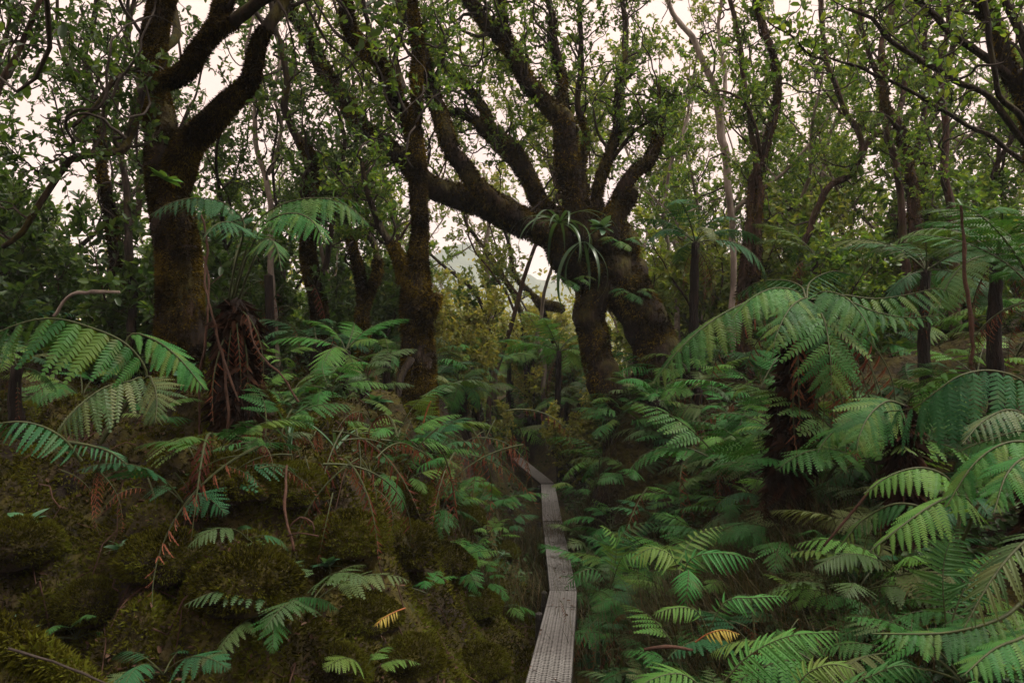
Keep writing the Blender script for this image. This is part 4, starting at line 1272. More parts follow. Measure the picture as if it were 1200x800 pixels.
# the big fern on the right bank
Y5 = 5.3
f = hero_fern('tree_fern', 'widest tree fern, a front frond hanging with browned tips over its rusty skirt', 945, 352, Y5, .10, dead=30, seed=30, dsize=1.15, lean=(-.15, .1))
for i, (pts, pl, npn, mt, ref, gr) in enumerate([
    ([(945, 352, Y5), (955, 358, Y5 - .35), (966, 375, Y5 - .6), (972, 410, Y5 - .75), (974, 440, Y5 - .8), (974, 466, Y5 - .82)], .44, 15, 'frond', (0, -1, .55), .12),
    ([(945, 352, Y5), (915, 345, Y5 - .1), (880, 352, Y5 - .2), (840, 372, Y5 - .35), (800, 405, Y5 - .5), (762, 452, Y5 - .6)], .32, 17, 'frond', (0, -.5, 1), .5),
    ([(945, 352, Y5), (930, 340, Y5 - .3), (905, 338, Y5 - .5), (880, 350, Y5 - .65), (858, 372, Y5 - .75)], .28, 14, 'frond_bright', (0, -.4, 1), .5),
    ([(945, 352, Y5), (985, 346, Y5 - .05), (1025, 350, Y5 - .1), (1065, 345, Y5 - .15), (1098, 338, Y5 - .2), (1118, 345, Y5 - .2)], .28, 16, 'frond', (0, -.3, 1), .6),
    ([(945, 352, Y5), (985, 350, Y5 - .3), (1025, 365, Y5 - .5), (1065, 372, Y5 - .65), (1108, 368, Y5 - .8)], .22, 16, 'frond', (0, -.3, 1), .4),
    ([(945, 352, Y5), (938, 335, Y5 + .3), (915, 328, Y5 + .6), (885, 332, Y5 + .9), (858, 350, Y5 + 1.1)], .30, 15, 'frond_teal', (0, -.2, 1), .4),
    ([(945, 352, Y5), (965, 342, Y5 - .3), (990, 348, Y5 - .55), (1012, 372, Y5 - .75), (1025, 405, Y5 - .85)], .30, 14, 'frond', (.2, -.6, 1), .4),
    ([(945, 352, Y5), (950, 330, Y5 + .4), (975, 318, Y5 + .8), (1000, 322, Y5 + 1.2)], .26, 17, 'frond_teal', (0, -.2, 1), .3),
    ([(945, 352, Y5), (940, 350, Y5 - .4), (925, 362, Y5 - .7), (910, 392, Y5 - .9), (905, 420, Y5 - .95)], .26, 13, 'frond', (-.2, -.8, .8), .2),
]):
    hero_frond(f, pts, pl, npn, mat=mt, stip=.1, ref=ref, grav=gr, seed=40 + i)
# teal hanging frond and its partner
Y6 = 3.9
f = hero_fern('tree_fern', 'teal fern whose curtain of long drooping leaflets hangs at the picture edge', 1225, 520, Y6, .06, dead=5, seed=50, dsize=.5)
hero_frond(f, [(1225, 520, Y6), (1225, 470, Y6), (1195, 444, Y6 - .05), (1160, 434, Y6 - .1), (1125, 440, Y6 - .15), (1095, 460, Y6 - .15), (1070, 478, Y6 - .1), (1040, 482, Y6), (1010, 490, Y6 + .1)], .40, 15, mat='frond_teal', stip=.22, grav=1.4, seed=51)
hero_frond(f, [(1225, 520, Y6), (1240, 470, Y6 - .2), (1262, 440, Y6 - .4), (1290, 440, Y6 - .6)], .30, 12, mat='frond_teal', stip=.3, grav=.9, seed=52)
hero_frond(f, [(1225, 520, Y6), (1205, 490, Y6 - .3), (1180, 480, Y6 - .6), (1150, 495, Y6 - .8), (1128, 520, Y6 - .9)], .2, 17, mat='frond_dull', stip=.2, grav=.4, seed=53, kind='fine')
f = hero_fern('fern', 'mid green fern with pointed frond drooping below the teal curtain fern', 1060, 475, 4.2, .05, seed=54, cat='fern')
hero_frond(f, [(1060, 475, 4.2), (1040, 470, 4.0), (1020, 485, 3.85), (1008, 508, 3.75), (1004, 530, 3.7)], .26, 18, mat='frond', ref=(-.1, -.9, .7), grav=.25, seed=55)
hero_frond(f, [(1060, 475, 4.2), (1030, 478, 4.2), (1000, 490, 4.15), (972, 510, 4.1), (958, 530, 4.05)], .14, 17, mat='frond', grav=.3, seed=56)
# yellow green fronds at the right
Y7 = 3.1
f = hero_fern('fern', 'lime green fern with broad finely toothed fronds under the teal curtain fern', 1120, 600, Y7, 0, seed=57, cat='fern')
hero_frond(f, [(1120, 640, Y7), (1125, 590, Y7), (1110, 560, Y7 - .05), (1080, 548, Y7 - .1), (1045, 556, Y7 - .15), (1012, 578, Y7 - .2)], .15, 17, mat='frond_lime', grav=.45, seed=58, stip=.2)
hero_frond(f, [(1125, 640, Y7), (1140, 600, Y7 - .1), (1125, 580, Y7 - .2), (1095, 590, Y7 - .3), (1058, 615, Y7 - .4), (1020, 645, Y7 - .45)], .17, 18, mat='frond_lime', grav=.4, seed=59, stip=.2)
hero_frond(f, [(1120, 640, Y7), (1090, 600, Y7 + .1), (1050, 590, Y7 + .15), (1010, 610, Y7 + .2), (985, 640, Y7 + .2)], .12, 17, mat='frond', grav=.3, seed=60, stip=.2)
f = hero_fern('fern', 'bright green fern leaning in from the picture edge above the black hollow', 1240, 560, 2.9, 0, seed=61, cat='fern')
hero_frond(f, [(1245, 620, 2.9), (1235, 545, 2.9), (1210, 520, 2.85), (1175, 520, 2.8), (1140, 545, 2.75), (1108, 595, 2.7)], .18, 18, mat='frond_bright', grav=.5, seed=62, stip=.25)
hero_frond(f, [(1245, 620, 2.9), (1230, 550, 2.8), (1205, 535, 2.7), (1180, 555, 2.6), (1165, 600, 2.5)], .16, 17, mat='frond_bright', grav=.3, seed=63, stip=.3)
hero_frond(f, [(1245, 620, 2.9), (1240, 530, 3.1), (1205, 505, 3.2), (1160, 515, 3.25), (1120, 530, 3.3)], .16, 17, mat='frond', grav=.4, seed=64, stip=.3)
f = hero_fern('fern', 'olive fern frond crossing in front of the black hollow at the picture edge', 1230, 700, 2.5, 0, seed=65, cat='fern')
hero_frond(f, [(1235, 690, 2.5), (1225, 630, 2.5), (1205, 632, 2.45), (1180, 655, 2.4), (1155, 690, 2.35), (1130, 735, 2.3)], .14, 17, kind='lob', mat='frond_dull', grav=.35, seed=66, stip=.15)
hero_frond(f, [(1235, 700, 2.5), (1215, 690, 2.5), (1180, 720, 2.45), (1140, 735, 2.4), (1095, 742, 2.35), (1022, 742, 2.3)], .12, 20, mat='frond', grav=.2, seed=67, stip=.25)
hero_frond(f, [(1235, 720, 2.5), (1200, 745, 2.4), (1165, 760, 2.3), (1130, 790, 2.2)], .14, 15, mat='frond_bright', grav=.25, seed=68, stip=.1)
# far tree ferns on the upper right
for i, (u, v, y, lab, sz, mt) in enumerate([
    (1168, 300, 6.6, 'dark crowned tree fern rising among the reddish stems near the arching branches', 1.15, 'frond'),
    (1085, 318, 7.6, 'tree fern with feathery crown under the thickest reddish trunk', 1.0, 'frond_teal'),
    (1215, 345, 5.2, 'shadowy tree fern behind the teal curtain fern, its fronds half cut off', 1.0, 'frond'),
    (815, 285, 9.2, 'light feathery tree fern standing just past the leaning tree', .95, 'frond_teal'),
    (955, 300, 9.6, 'dark small tree fern right behind the widest tree fern', .8, 'frond'),
    (655, 412, 14.5, 'tree fern with flat light crown below the bright clearing', 1.25, 'frond_bright'),
]):
    p = P(u, v, y)
    fern('tree_fern', lab, p, 'tree', 11, sz, mt, None, 300 + i, dead=7, cat='tree fern')
print('hero ferns done')

def on_ground(u, v, y0, up):
    """the spot nearest to distance y0 where the sight line of (u, v) passes 'up' above the ground, clear of the boardwalk"""
    y = np.arange(1.9, 21, .05)
    x = (u - CX) / FPX * y
    z = EYE + (CY - v) / FPX * y
    d = x - np.interp(y, PY, PX)
    x = np.where(np.abs(d) < .33, x + np.sign(d) * (.33 - np.abs(d)), x)
    k = int(np.argmin(np.abs(z - ground(x, y) - up) + .06 * np.abs(y - y0)))
    p = np.array([x[k], y[k], z[k]])
    p[2] = gz(p[0], p[1]) + min(up * 1.6, max(.06, p[2] - gz(p[0], p[1])))
    return p


# --- ferns below and between, placed one by one: u, v of the crown, distance, size, kind, material, label
LOWF = [
    (905, 580, 4.4, 1.05, 'low', 'frond', 'fern pushing out of the rusty skirt of the widest tree fern', 8),
    (960, 585, 4.2, 1.0, 'low', 'frond_bright', 'fern directly under the hanging front frond', 8),
    (855, 560, 4.9, 1.0, 'low', 'frond', 'fern beneath the long frond sweeping down from the widest tree fern', 8),
    (1030, 570, 4.2, 1.0, 'low', 'frond', 'fern filling the shade between widest tree fern and teal curtain fern', 8),
    (255, 540, 4.0, .42, 'low', 'frond', 'fern at the foot of the tall dark trunked fern', 7),
    (310, 520, 4.2, .42, 'low', 'frond', 'fern leaning on the tall dark fern trunk from the path side', 7),
    (405, 412, 7.4, .75, 'tree', 'frond_bright', 'fern with rounded light green fronds at the foot of the tuning fork sapling', 8),
    (372, 405, 8.2, .8, 'tree', 'frond_teal', 'dusky fern behind the rounded light green fern by the kinked sapling', 8),
    (455, 418, 8.0, .6, 'tree', 'frond', 'small fern tucked against the left foot of the forked tree', 7),
    (545, 462, 8.3, .75, 'tree', 'frond', 'fern with long flat fronds just past the foot of the forked tree', 8),
    (505, 468, 7.5, .55, 'low', 'frond_dull', 'faded fern with one orange stalk in front of the forked tree', 6),
    (560, 425, 10, .8, 'tree', 'frond_teal', 'pale bluish fern in the opening between forked tree and clearing', 9),
    (600, 432, 11, .9, 'tree', 'frond_lime', 'sunlit fern at the edge of the bright clearing', 9),
    (560, 462, 11.5, .7, 'tree', 'frond', 'fern above the far end of the boardwalk', 8),
    (505, 530, 5.6, .62, 'low', 'frond_teal', 'pale fern umbrella on the moss left of the boardwalk bend', 8),
    (560, 545, 6.4, .45, 'low', 'frond_teal', 'small pale fern right against the boardwalk bend', 6),
    (735, 470, 8.6, .6, 'low', 'frond', 'green fern under the bulging mossy trunk', 8),
    (690, 455, 8.2, .7, 'tree', 'frond_dull', 'olive fern in front of the leaning tree, beside brown dead fronds', 8),
    (665, 470, 16, .95, 'tree', 'frond', 'fern growing beyond the boardwalk end below the flat crowned tree fern', 8),
    (770, 470, 7.2, .7, 'tree', 'frond_bright', 'bright fern between the leaning tree and the widest tree fern', 8),
    (720, 500, 7.0, .6, 'low', 'frond', 'dense green fern midway up the bank beyond the boardwalk', 9),
    (790, 520, 6.2, .6, 'low', 'frond_dull', 'fern with thin olive fronds mixed into the dry grass', 8),
    (690, 540, 6.8, .6, 'low', 'frond_bright', 'fresh fern overhanging the boardwalk near its bend', 9),
    (740, 560, 6.0, .6, 'low', 'frond', 'fern spreading flat above the fresh one by the boardwalk bend', 9),
    (670, 578, 6.6, .5, 'low', 'frond_bright', 'small fresh fern touching the boardwalk plank at its narrowest', 7),
    (800, 590, 5.0, .55, 'low', 'frond_lime', 'fan shaped fern beside the dry grass tussock', 8),
    (862, 605, 4.6, .5, 'low', 'frond', 'single leaning fern within the dry grass tussock', 6),
    (715, 620, 5.2, .62, 'low', 'frond_bright', 'largest fresh fern beside the middle of the boardwalk', 10),
    (672, 640, 5.8, .45, 'low', 'frond_dull', 'limp fern drooping across the middle of the boardwalk', 6),
    (735, 675, 4.4, .55, 'low', 'frond_bright', 'glossy upright fern beside the step of the boardwalk', 9),
    (810, 665, 4.2, .6, 'low', 'frond_bright', 'full round fern with layered fronds uphill of the boardwalk step', 10),
    (690, 695, 5.0, .42, 'low', 'frond', 'fern resting its fronds on the step of the boardwalk', 7),
    (850, 700, 3.7, .5, 'low', 'frond_bright', 'bright fern just above the yellow dying frond', 7),
    (925, 645, 4.0, .55, 'low', 'frond', 'fern lying flat below the dry grass tussock', 7),
    (800, 790, 3.0, .5, 'low', 'frond_bright', 'fern with broad glossy fronds at the bottom edge near the boardwalk', 8),
    (890, 770, 3.0, .55, 'low', 'frond_teal', 'fern with one long toothed frond pointing uphill below the yellow frond', 6),
    (970, 790, 2.8, .5, 'low', 'frond_bright', 'fern at the bottom edge beside the dark red dead fronds', 7),
    (1000, 700, 3.4, .5, 'low', 'frond_dull', 'dim fern behind the dark red dead fronds', 7),
    (1060, 770, 2.6, .5, 'low', 'frond', 'fern at the bottom edge under the olive crossing frond', 7),
    (1130, 800, 2.4, .5, 'low', 'frond_bright', 'fern in the bottom corner next to the olive crossing frond', 7),
    (1190, 770, 2.4, .5, 'low', 'frond', 'fern deepest in the bottom corner, partly cut off', 6),
    (960, 560, 4.6, .55, 'low', 'frond', 'broad toothed fern beside the rusty stump of the widest tree fern', 7),
    (1040, 640, 3.6, .5, 'low', 'frond_dull', 'thin dim fern under the lime green fern', 7),
    (900, 500, 6.0, .55, 'low', 'frond', 'fern at the rusty foot of the widest tree fern', 7),
    (820, 455, 7.4, .6, 'tree', 'frond_dull', 'dull fern behind the rusty skirt of the widest tree fern', 7),
    (860, 540, 5.6, .55, 'low', 'frond_dull', 'withering fern just above the dry grass tussock', 7),
    (650, 505, 19, .9, 'tree', 'frond_dull', 'drab fern where the boardwalk disappears', 8),
    (590, 505, 19, .9, 'tree', 'frond', 'plain fern hiding the far end of the boardwalk', 8),
    (600, 590, 6.8, .4, 'low', 'frond_teal', 'small teal fern in the dark ditch alongside the boardwalk', 6),
    (215, 590, 3.4, .48, 'low', 'frond_teal', 'pale teal fern reaching sideways on the dark moss slope', 4),
    (500, 695, 3.6, .30, 'low', 'frond_bright', 'small three fronded fern on the brightest moss mound', 4),
    (192, 790, 2.3, .34, 'low', 'frond_teal', 'dark fern fan standing up from the bottom edge', 5),
    (425, 795, 2.5, .32, 'low', 'frond_bright', 'fern at the bottom edge below the moss mound', 4),
    (360, 715, 3.0, .42, 'low', 'frond_dull', 'wispy olive fern in the shade between moss mounds', 7),
    (290, 632, 3.5, .26, 'low', 'frond_teal', 'tiny teal fern behind the rounded moss cushion', 4),
    (20, 430, 3.9, .6, 'tree', 'frond_teal', 'fern half swallowed by shadow behind the big arching fern', 6),
    (590, 620, 6.2, .35, 'low', 'frond_teal', 'little pale fern clinging to the moss beside the boardwalk ditch', 5),
    (470, 500, 6.6, .5, 'low', 'frond', 'fern growing out of the red dead fronds by the forked tree', 6),
    (340, 470, 6.2, .5, 'low', 'frond', 'fern in the gloom between tall dark fern trunk and kinked sapling', 6),
    (430, 445, 7.2, .55, 'tree', 'frond_dull', 'dull fern edging the red dead fronds', 7),
]
LOWF += [
    (672, 452, 8.6, .6, 'low', 'frond_bright', 'fern fringing the near root of the leaning tree', 8),
    (706, 448, 8.4, .6, 'low', 'frond', 'fern covering the fork between the roots of the leaning tree', 8),
    (655, 480, 8.0, .55, 'low', 'frond_bright', 'fern on the bank lip between boardwalk and leaning tree root', 8),
]
LIFTED = set()
TALL = {q[6] for q in LOWF[:4]}
LOWF += [  # lighter greens on these crowns stand in for sunlight
    (518, 428, 11.6, .85, 'tree', 'frond_lime', 'sunlit fern crown in front of the slanting thin stem', 9),
    (556, 418, 12.3, .85, 'tree', 'frond_bright', 'sunlit fern crown hiding the foot of the pale upright stem', 9),
    (597, 428, 18.6, 1.2, 'tree', 'frond_lime', 'sunlit fern crown hiding the foot of the curving mossy stem', 9),
    (540, 450, 10.6, .75, 'tree', 'frond_bright', 'low sunlit fern between the forked tree and the boardwalk bend', 9),
    (625, 415, 18.5, 1.2, 'tree', 'frond_bright', 'farthest sunlit fern crown in the gap behind the leaning tree', 9),
]
LIFTED |= {q[6] for q in LOWF[-5:]}
for i, (u, v, y, sz, kd, mt, lab, n) in enumerate(LOWF):
    tree = kd == 'tree'
    p = P(u, v, y) if lab in LIFTED else on_ground(u, v, y, .45 if tree else .16)
    fern('fern', lab, p, kd, n, sz * (1.0 if tree else 1.22), mt, 'ferns of the forest floor', 400 + i, dead=3 if tree else 0, el=[0, 7, 10] if lab in TALL else [0, 1, 2, 3] if i % 3 else None)

# a few ferns whose single fronds can be followed in the foreground
BF = [
    ('fern with one very long frond of many narrow leaflets near the bottom edge', (835, 815, 2.75), [([(835, 815, 2.75), (875, 770, 2.75), (925, 745, 2.72), (985, 740, 2.7)], .13, 20, 'frond_bright'), ([(835, 815, 2.75), (800, 790, 2.7), (765, 795, 2.65), (735, 815, 2.6)], .12, 14, 'frond_bright')]),
    ('fern with cupped fronds pointing at the dark red dead fronds', (925, 815, 2.6), [([(925, 820, 2.6), (945, 790, 2.6), (975, 778, 2.58), (1004, 785, 2.55)], .10, 14, 'frond_bright'), ([(925, 820, 2.6), (1000, 800, 2.5), (1050, 780, 2.45), (1085, 785, 2.4)], .11, 15, 'frond')]),
    ('fern with crossed bright fronds in the middle of the ferny bank', (795, 690, 4.0), [([(795, 690, 4.0), (790, 655, 4.0), (765, 642, 3.95), (740, 655, 3.9)], .14, 14, 'frond_bright'), ([(795, 690, 4.0), (810, 655, 4.0), (845, 648, 3.95), (885, 655, 3.9)], .14, 15, 'frond_bright'), ([(795, 690, 4.0), (806, 668, 3.9), (806, 685, 3.7), (802, 715, 3.65)], .12, 13, 'frond_bright'), ([(795, 690, 4.0), (800, 650, 4.2), (820, 625, 4.3), (850, 615, 4.35)], .13, 14, 'frond')]),
    ('fern whose pointed fronds rise over the yellow dying frond', (830, 740, 3.6), [([(830, 740, 3.6), (850, 705, 3.6), (885, 700, 3.55), (925, 698, 3.5)], .10, 17, 'frond_bright'), ([(830, 740, 3.6), (815, 715, 3.6), (790, 712, 3.55), (765, 720, 3.5)], .09, 14, 'frond_bright')]),
    ('fern spreading bright fronds over the edge of the boardwalk middle', (715, 690, 4.7), [([(715, 690, 4.7), (722, 650, 4.7), (720, 628, 4.65), (705, 615, 4.6)], .13, 13, 'frond_bright'), ([(715, 690, 4.7), (728, 655, 4.65), (745, 648, 4.55), (760, 668, 4.5)], .13, 13, 'frond_bright'), ([(715, 690, 4.7), (700, 668, 4.65), (680, 670, 4.6), (662, 690, 4.55)], .10, 12, 'frond'), ([(715, 690, 4.7), (720, 640, 4.8), (745, 615, 4.85), (780, 612, 4.9)], .12, 14, 'frond')]),
    ('fern of tall upright fronds behind the olive crossing frond', (1110, 740, 2.9), [([(1110, 745, 2.9), (1105, 690, 2.9), (1108, 650, 2.95), (1122, 615, 3.0)], .14, 18, 'frond'), ([(1110, 745, 2.9), (1130, 690, 2.95), (1160, 655, 3.0), (1185, 640, 3.05)], .13, 16, 'frond')]),
]
for i, (lab, (u, v, y), frs) in enumerate(BF):
    p = P(u, v, y)
    root = thing('fern', lab, 'fern', (p[0], p[1], gz(p[0], p[1])), 'ferns of the forest floor')
    for j, (pts, pl, npn, mt) in enumerate(frs):
        hero_frond(root, pts, pl, npn, kind='lob', mat=mt, stip=.2, grav=.3, droop=.1, seed=900 + i * 9 + j, r0=.004, ref=(0, -.5, 1), pieces=False)

# filler ferns farther off, in named stands
FZ = [
    ((250, 470), (8.5, 12.5), 9, 'between massive trunk and forked tree', .8),
    ((520, 700), (10.5, 17), 12, 'on the floor of the bright clearing', .85),
    ((760, 1000), (8.5, 14), 12, 'behind the widest tree fern', .9),
    ((1000, 1240), (6.6, 10), 11, 'below the reddish trunks', .9),
    ((-20, 160), (6.3, 9), 6, 'in gloom behind the massive trunk', .8),
    ((700, 1150), (3.2, 4.6), 15, 'low on the ferny bank beside the boardwalk', .5),
    ((680, 1100), (4.6, 6.2), 17, 'midway up the ferny bank', .58),
    ((690, 960), (6.2, 8.2), 14, 'high on the bank before the leaning tree', .62),
    ((490, 690), (17.5, 23), 22, 'around the far boardwalk end', 1.35),
    ((420, 570), (7.2, 12.5), 18, 'between forked tree and boardwalk', .72),
    ((670, 830), (7.8, 9.6), 16, 'around the leaning tree foot', .6),
    ((500, 640), (13, 17), 9, 'on the clearing edge', 1.0),
    ((300, 540), (5.2, 7.6), 13, 'among the dead red fronds', .5),
    ((60, 420), (3.0, 4.8), 5, 'scattered over the dark moss slope', .3),
    ((480, 600), (5.6, 8.0), 8, 'along the ditch above the boardwalk bend', .4),
    ((640, 860), (5.4, 8.4), 8, 'between boardwalk and leaning tree', .55),
    ((980, 1200), (3.9, 5.8), 8, 'shaded around the teal curtain fern', .6),
]
rg = np.random.default_rng(99)
for (u0, u1), (y0, y1), n, where, sc in FZ:
    sp = spread(rg, u0, u1, y0, y1, n, -.45, .45, 8.5, 0, .1) if y1 < 8.5 else spread(rg, u0, u1, y0, y1, n, -1.45, .75, 18, 8.5, .1)
    for i, (x, y) in enumerate(sp):
        if math.hypot(x - 1.45, y - 4.9) < .5:          # the dry grass tussock stays open
            x, y = x * (y + .95) / y, y + .95
        far = y > 9.5
        g = gz(x, y)
        fern('fern', f'low plain fern, {ORD[i]} from left of those {where}', (x, y, g + (rg.uniform(.35, 1.1) if y > 17.4 and 'end' in where else rg.uniform(.1, .45) if far else rg.uniform(.05, .18) if 'foot' in where else rg.uniform(.06, .3) if y > 7 else .06)), 'far' if far else 'low', int(rg.integers(7, 10)), sc * rg.uniform(.8, 1.2),
             ['frond_lime', 'frond_bright'][i % 2] if 'end' in where or 'clearing' in where else ['frond', 'frond', 'frond', 'frond_bright', 'frond_bright', 'frond_bright', 'frond_teal', 'frond_dull', 'frond_lime'][int(rg.integers(9))], 'ferns ' + where, 600 + int(rg.integers(1e6)))  # stands in the gap: brightness put in by lighter greens

# ------------------------------------------------------------------ dead red brown fronds in heaps
for i, (u, v, y, sz, n, lab) in enumerate([
    (415, 480, 6.2, .85, 14, 'heap of dark red dead fronds in front of the tuning fork sapling'),
    (470, 492, 6.0, .75, 12, 'brown dead fern heap beside the orange stalk'),
    (535, 500, 6.9, .75, 10, 'dark hanging dead fronds above the boardwalk bend'),
    (955, 725, 3.2, .36, 10, 'low tangle of dark red dead fronds on the ferny bank'),
    (690, 480, 8.0, .5, 8, 'rust coloured dead fronds below the leaning tree'),
    (905, 530, 4.7, .8, 12, 'rusty dead fern stump under the widest tree fern'),
    (315, 395, 7.0, .8, 10, 'tall column of dark red dead fronds behind the dark fern trunk'),
    (735, 715, 3.9, .4, 8, 'brown dead fronds under the fresh ferns by the boardwalk step'),
    (235, 520, 4.2, .5, 9, 'shrivelled brown fronds hanging over the roots of the massive mossy trunk'),
    (865, 470, 5.2, .8, 11, 'rusty dead fronds slumped beneath the long frond sweeping down from the widest tree fern'),
    (380, 520, 5.2, .6, 10, 'dark red dead fronds above the dark rusty moss hummock'),
    (800, 445, 8.2, .6, 9, 'dead brown fern at the right foot of the leaning tree'),
]):
    p = on_ground(u, v, y, .42)
    g = gz(p[0], p[1])
    root = thing('dead_fern', lab, 'dead fern', (p[0], p[1], g))
    r = np.random.default_rng(700 + i)
    zc = max(.05, p[2] - g)
    if i == 6:
        zc = 1.1
        p[2] = g + zc
    if zc > .7:
        part('stem', tube(np.array([[p[0], p[1], g - .2], [p[0] + .02, p[1], g + zc * .5], [p[0], p[1], g + zc]]), np.array([.06, .05, .045]), 8, .4, 14, i), M['fibre'], root)
    for k in range(n * 2):
        o = link('dead_frond', FR['dead'][int(r.integers(3))], root)
        o.location = (r.normal(0, .05 * n * sz), r.normal(0, .04 * n * sz), zc - r.uniform(0, .7 * zc))
        o.rotation_euler = (r.normal(0, .2), r.uniform(-.5, .5), r.uniform(0, 6.28))
        s = sz * r.uniform(.6, 1.1)
        o.scale = (s, s, s)
        slot(o, M['frond_dead'])

# ------------------------------------------------------------------ small plants: broad leaves, strap leaves
def blade_mesh(name, wid, curl, n=6, fold=.15, mat='broad', point=1.6):
    V, F = [], []
    for i in range(n + 1):
        x = i / n
        w = wid * (math.sin(math.pi * min(1, x ** .75 * .98 + .02)) ** (1 / point))
        z = -curl * x * x
        V += [(x, w, z + fold * w), (x, 0, z), (x, -w, z + fold * w)]
    for i in range(n):
        a, b = i * 3, i * 3 + 3
        F += [[a + 1, b + 1, b], [a + 1, b, a], [a + 2, b + 2, b + 1], [a + 2, b + 1, a + 1]]
    return make_mesh(name, [(np.array(V), np.array(F))], M[mat])


def strap_arc(wid, el, arch, n=12):
    c = arc_path(1.0, el, arch, n)
    V, F = [], []
    for i in range(n + 1):
        w = wid * min(1, .5 + 2 * i / n) * (1 - (i / n) ** 3) + .002
        V += [(c[i][0], w, c[i][2] + .25 * w), (c[i][0], 0, c[i][2]), (c[i][0], -w, c[i][2] + .25 * w)]
    for i in range(n):
        a, b = i * 3, i * 3 + 3
        F += [[a + 1, b + 1, b, a], [a + 2, b + 2, b + 1, a + 1]]
    return make_mesh('leaf', [(np.array(V), np.array(F))], M['strap'])


BL = {'hang': strap_arc(.026, 28, 118), 'oval': blade_mesh('leaf', .24, .3), 'heart': blade_mesh('leaf', .36, .25), 'strap': blade_mesh('leaf', .035, .75, 12, .3, 'strap', 3.0), 'strap_stiff': blade_mesh('leaf', .05, .25, 10, .3, 'strap', 2.5)}


def broad_plant(name, label, u, v, y, kind, n, size, mat, elev=(10, 60), group=None, seed=0, stem=.0, cat='plant', hang=False):
    p = P(u, v, y)
    g = gz(p[0], p[1])
    z = p[2] if hang else max(g, min(p[2], g + .12))
    root = thing(name, label, cat, (p[0], p[1], z if hang else g), group)
    r = np.random.default_rng(seed)
    if not hang and z - g > .03:
        part('stem', tube(np.array([[p[0], p[1], g - .05], [p[0] + .01, p[1], (g + z) / 2], [p[0], p[1], z]]), .005, 5), M['stipe'], root)
    for i in range(n):
        o = link('leaf', BL[kind], root)
        o.location = (0, 0, 0 if hang else (z - g) * r.uniform(.6, 1))
        o.rotation_euler = (r.normal(0, .25), -R(r.uniform(*elev)), 6.28 * (i + r.uniform(-.25, .25)) / n)
        s = size * r.uniform(.65, 1.1)
        o.scale = (s, s, s)
        slot(o, M[mat])
    return root


broad_plant('epiphyte', 'clump of long drooping strap leaves perched on the leaning tree', 655, 262, D4 - .95, 'hang', 18, .8, 'strap', (-25, 20), seed=1, hang=True, cat='epiphyte')
broad_plant('epiphyte', 'small tuft of leaves hugging the upper bark beside the strap leaved clump', 705, 268, D4 - 1.0, 'oval', 16, .22, 'broad_pale', (-20, 60), seed=2, hang=True, cat='epiphyte')
broad_plant('epiphyte', 'leafy sprig sprouting from the massive mossy trunk above the tall tree fern', 192, 210, D1 - .5, 'oval', 14, .13, 'frond_lime', (-10, 60), seed=3, hang=True, cat='epiphyte')
broad_plant('strap_plant', 'plant with two pale strap leaves beside the tall dark fern trunk', 340, 520, 4.4, 'strap_stiff', 4, .3, 'broad_pale', (40, 85), seed=4)
broad_plant('strap_plant', 'pale strap leaved plant in front of the dark red dead frond heap', 393, 512, 4.9, 'strap_stiff', 4, .26, 'broad_pale', (35, 85), seed=5)
broad_plant('epiphyte', 'lone long strap leaves dangling down the leaning trunk below the strap leaved clump', 684, 283, D4 - .95, 'hang', 5, 1.0, 'strap', (-60, -30), seed=3, hang=True, cat='epiphyte')
for i, (u, v, lab) in enumerate([(727, 285, 'small fern rooted in moss high on the leaning trunk'), (740, 345, 'small fern rooted low on the mossy flank of the leaning trunk'), (668, 330, 'small fern on the underside where the leaning trunk divides')]):
    p = P(u, v, D4 - .75)
    root = thing('epiphyte_fern', lab, 'fern', p)
    for k in range(6):
        o = link('frond', FR['low'][k % 5], root)
        o.rotation_euler = (0, .4, -1.57 + (k - 2.5) * .45)
        o.scale = (.38, .38, .38)
        slot(o, M['frond'])
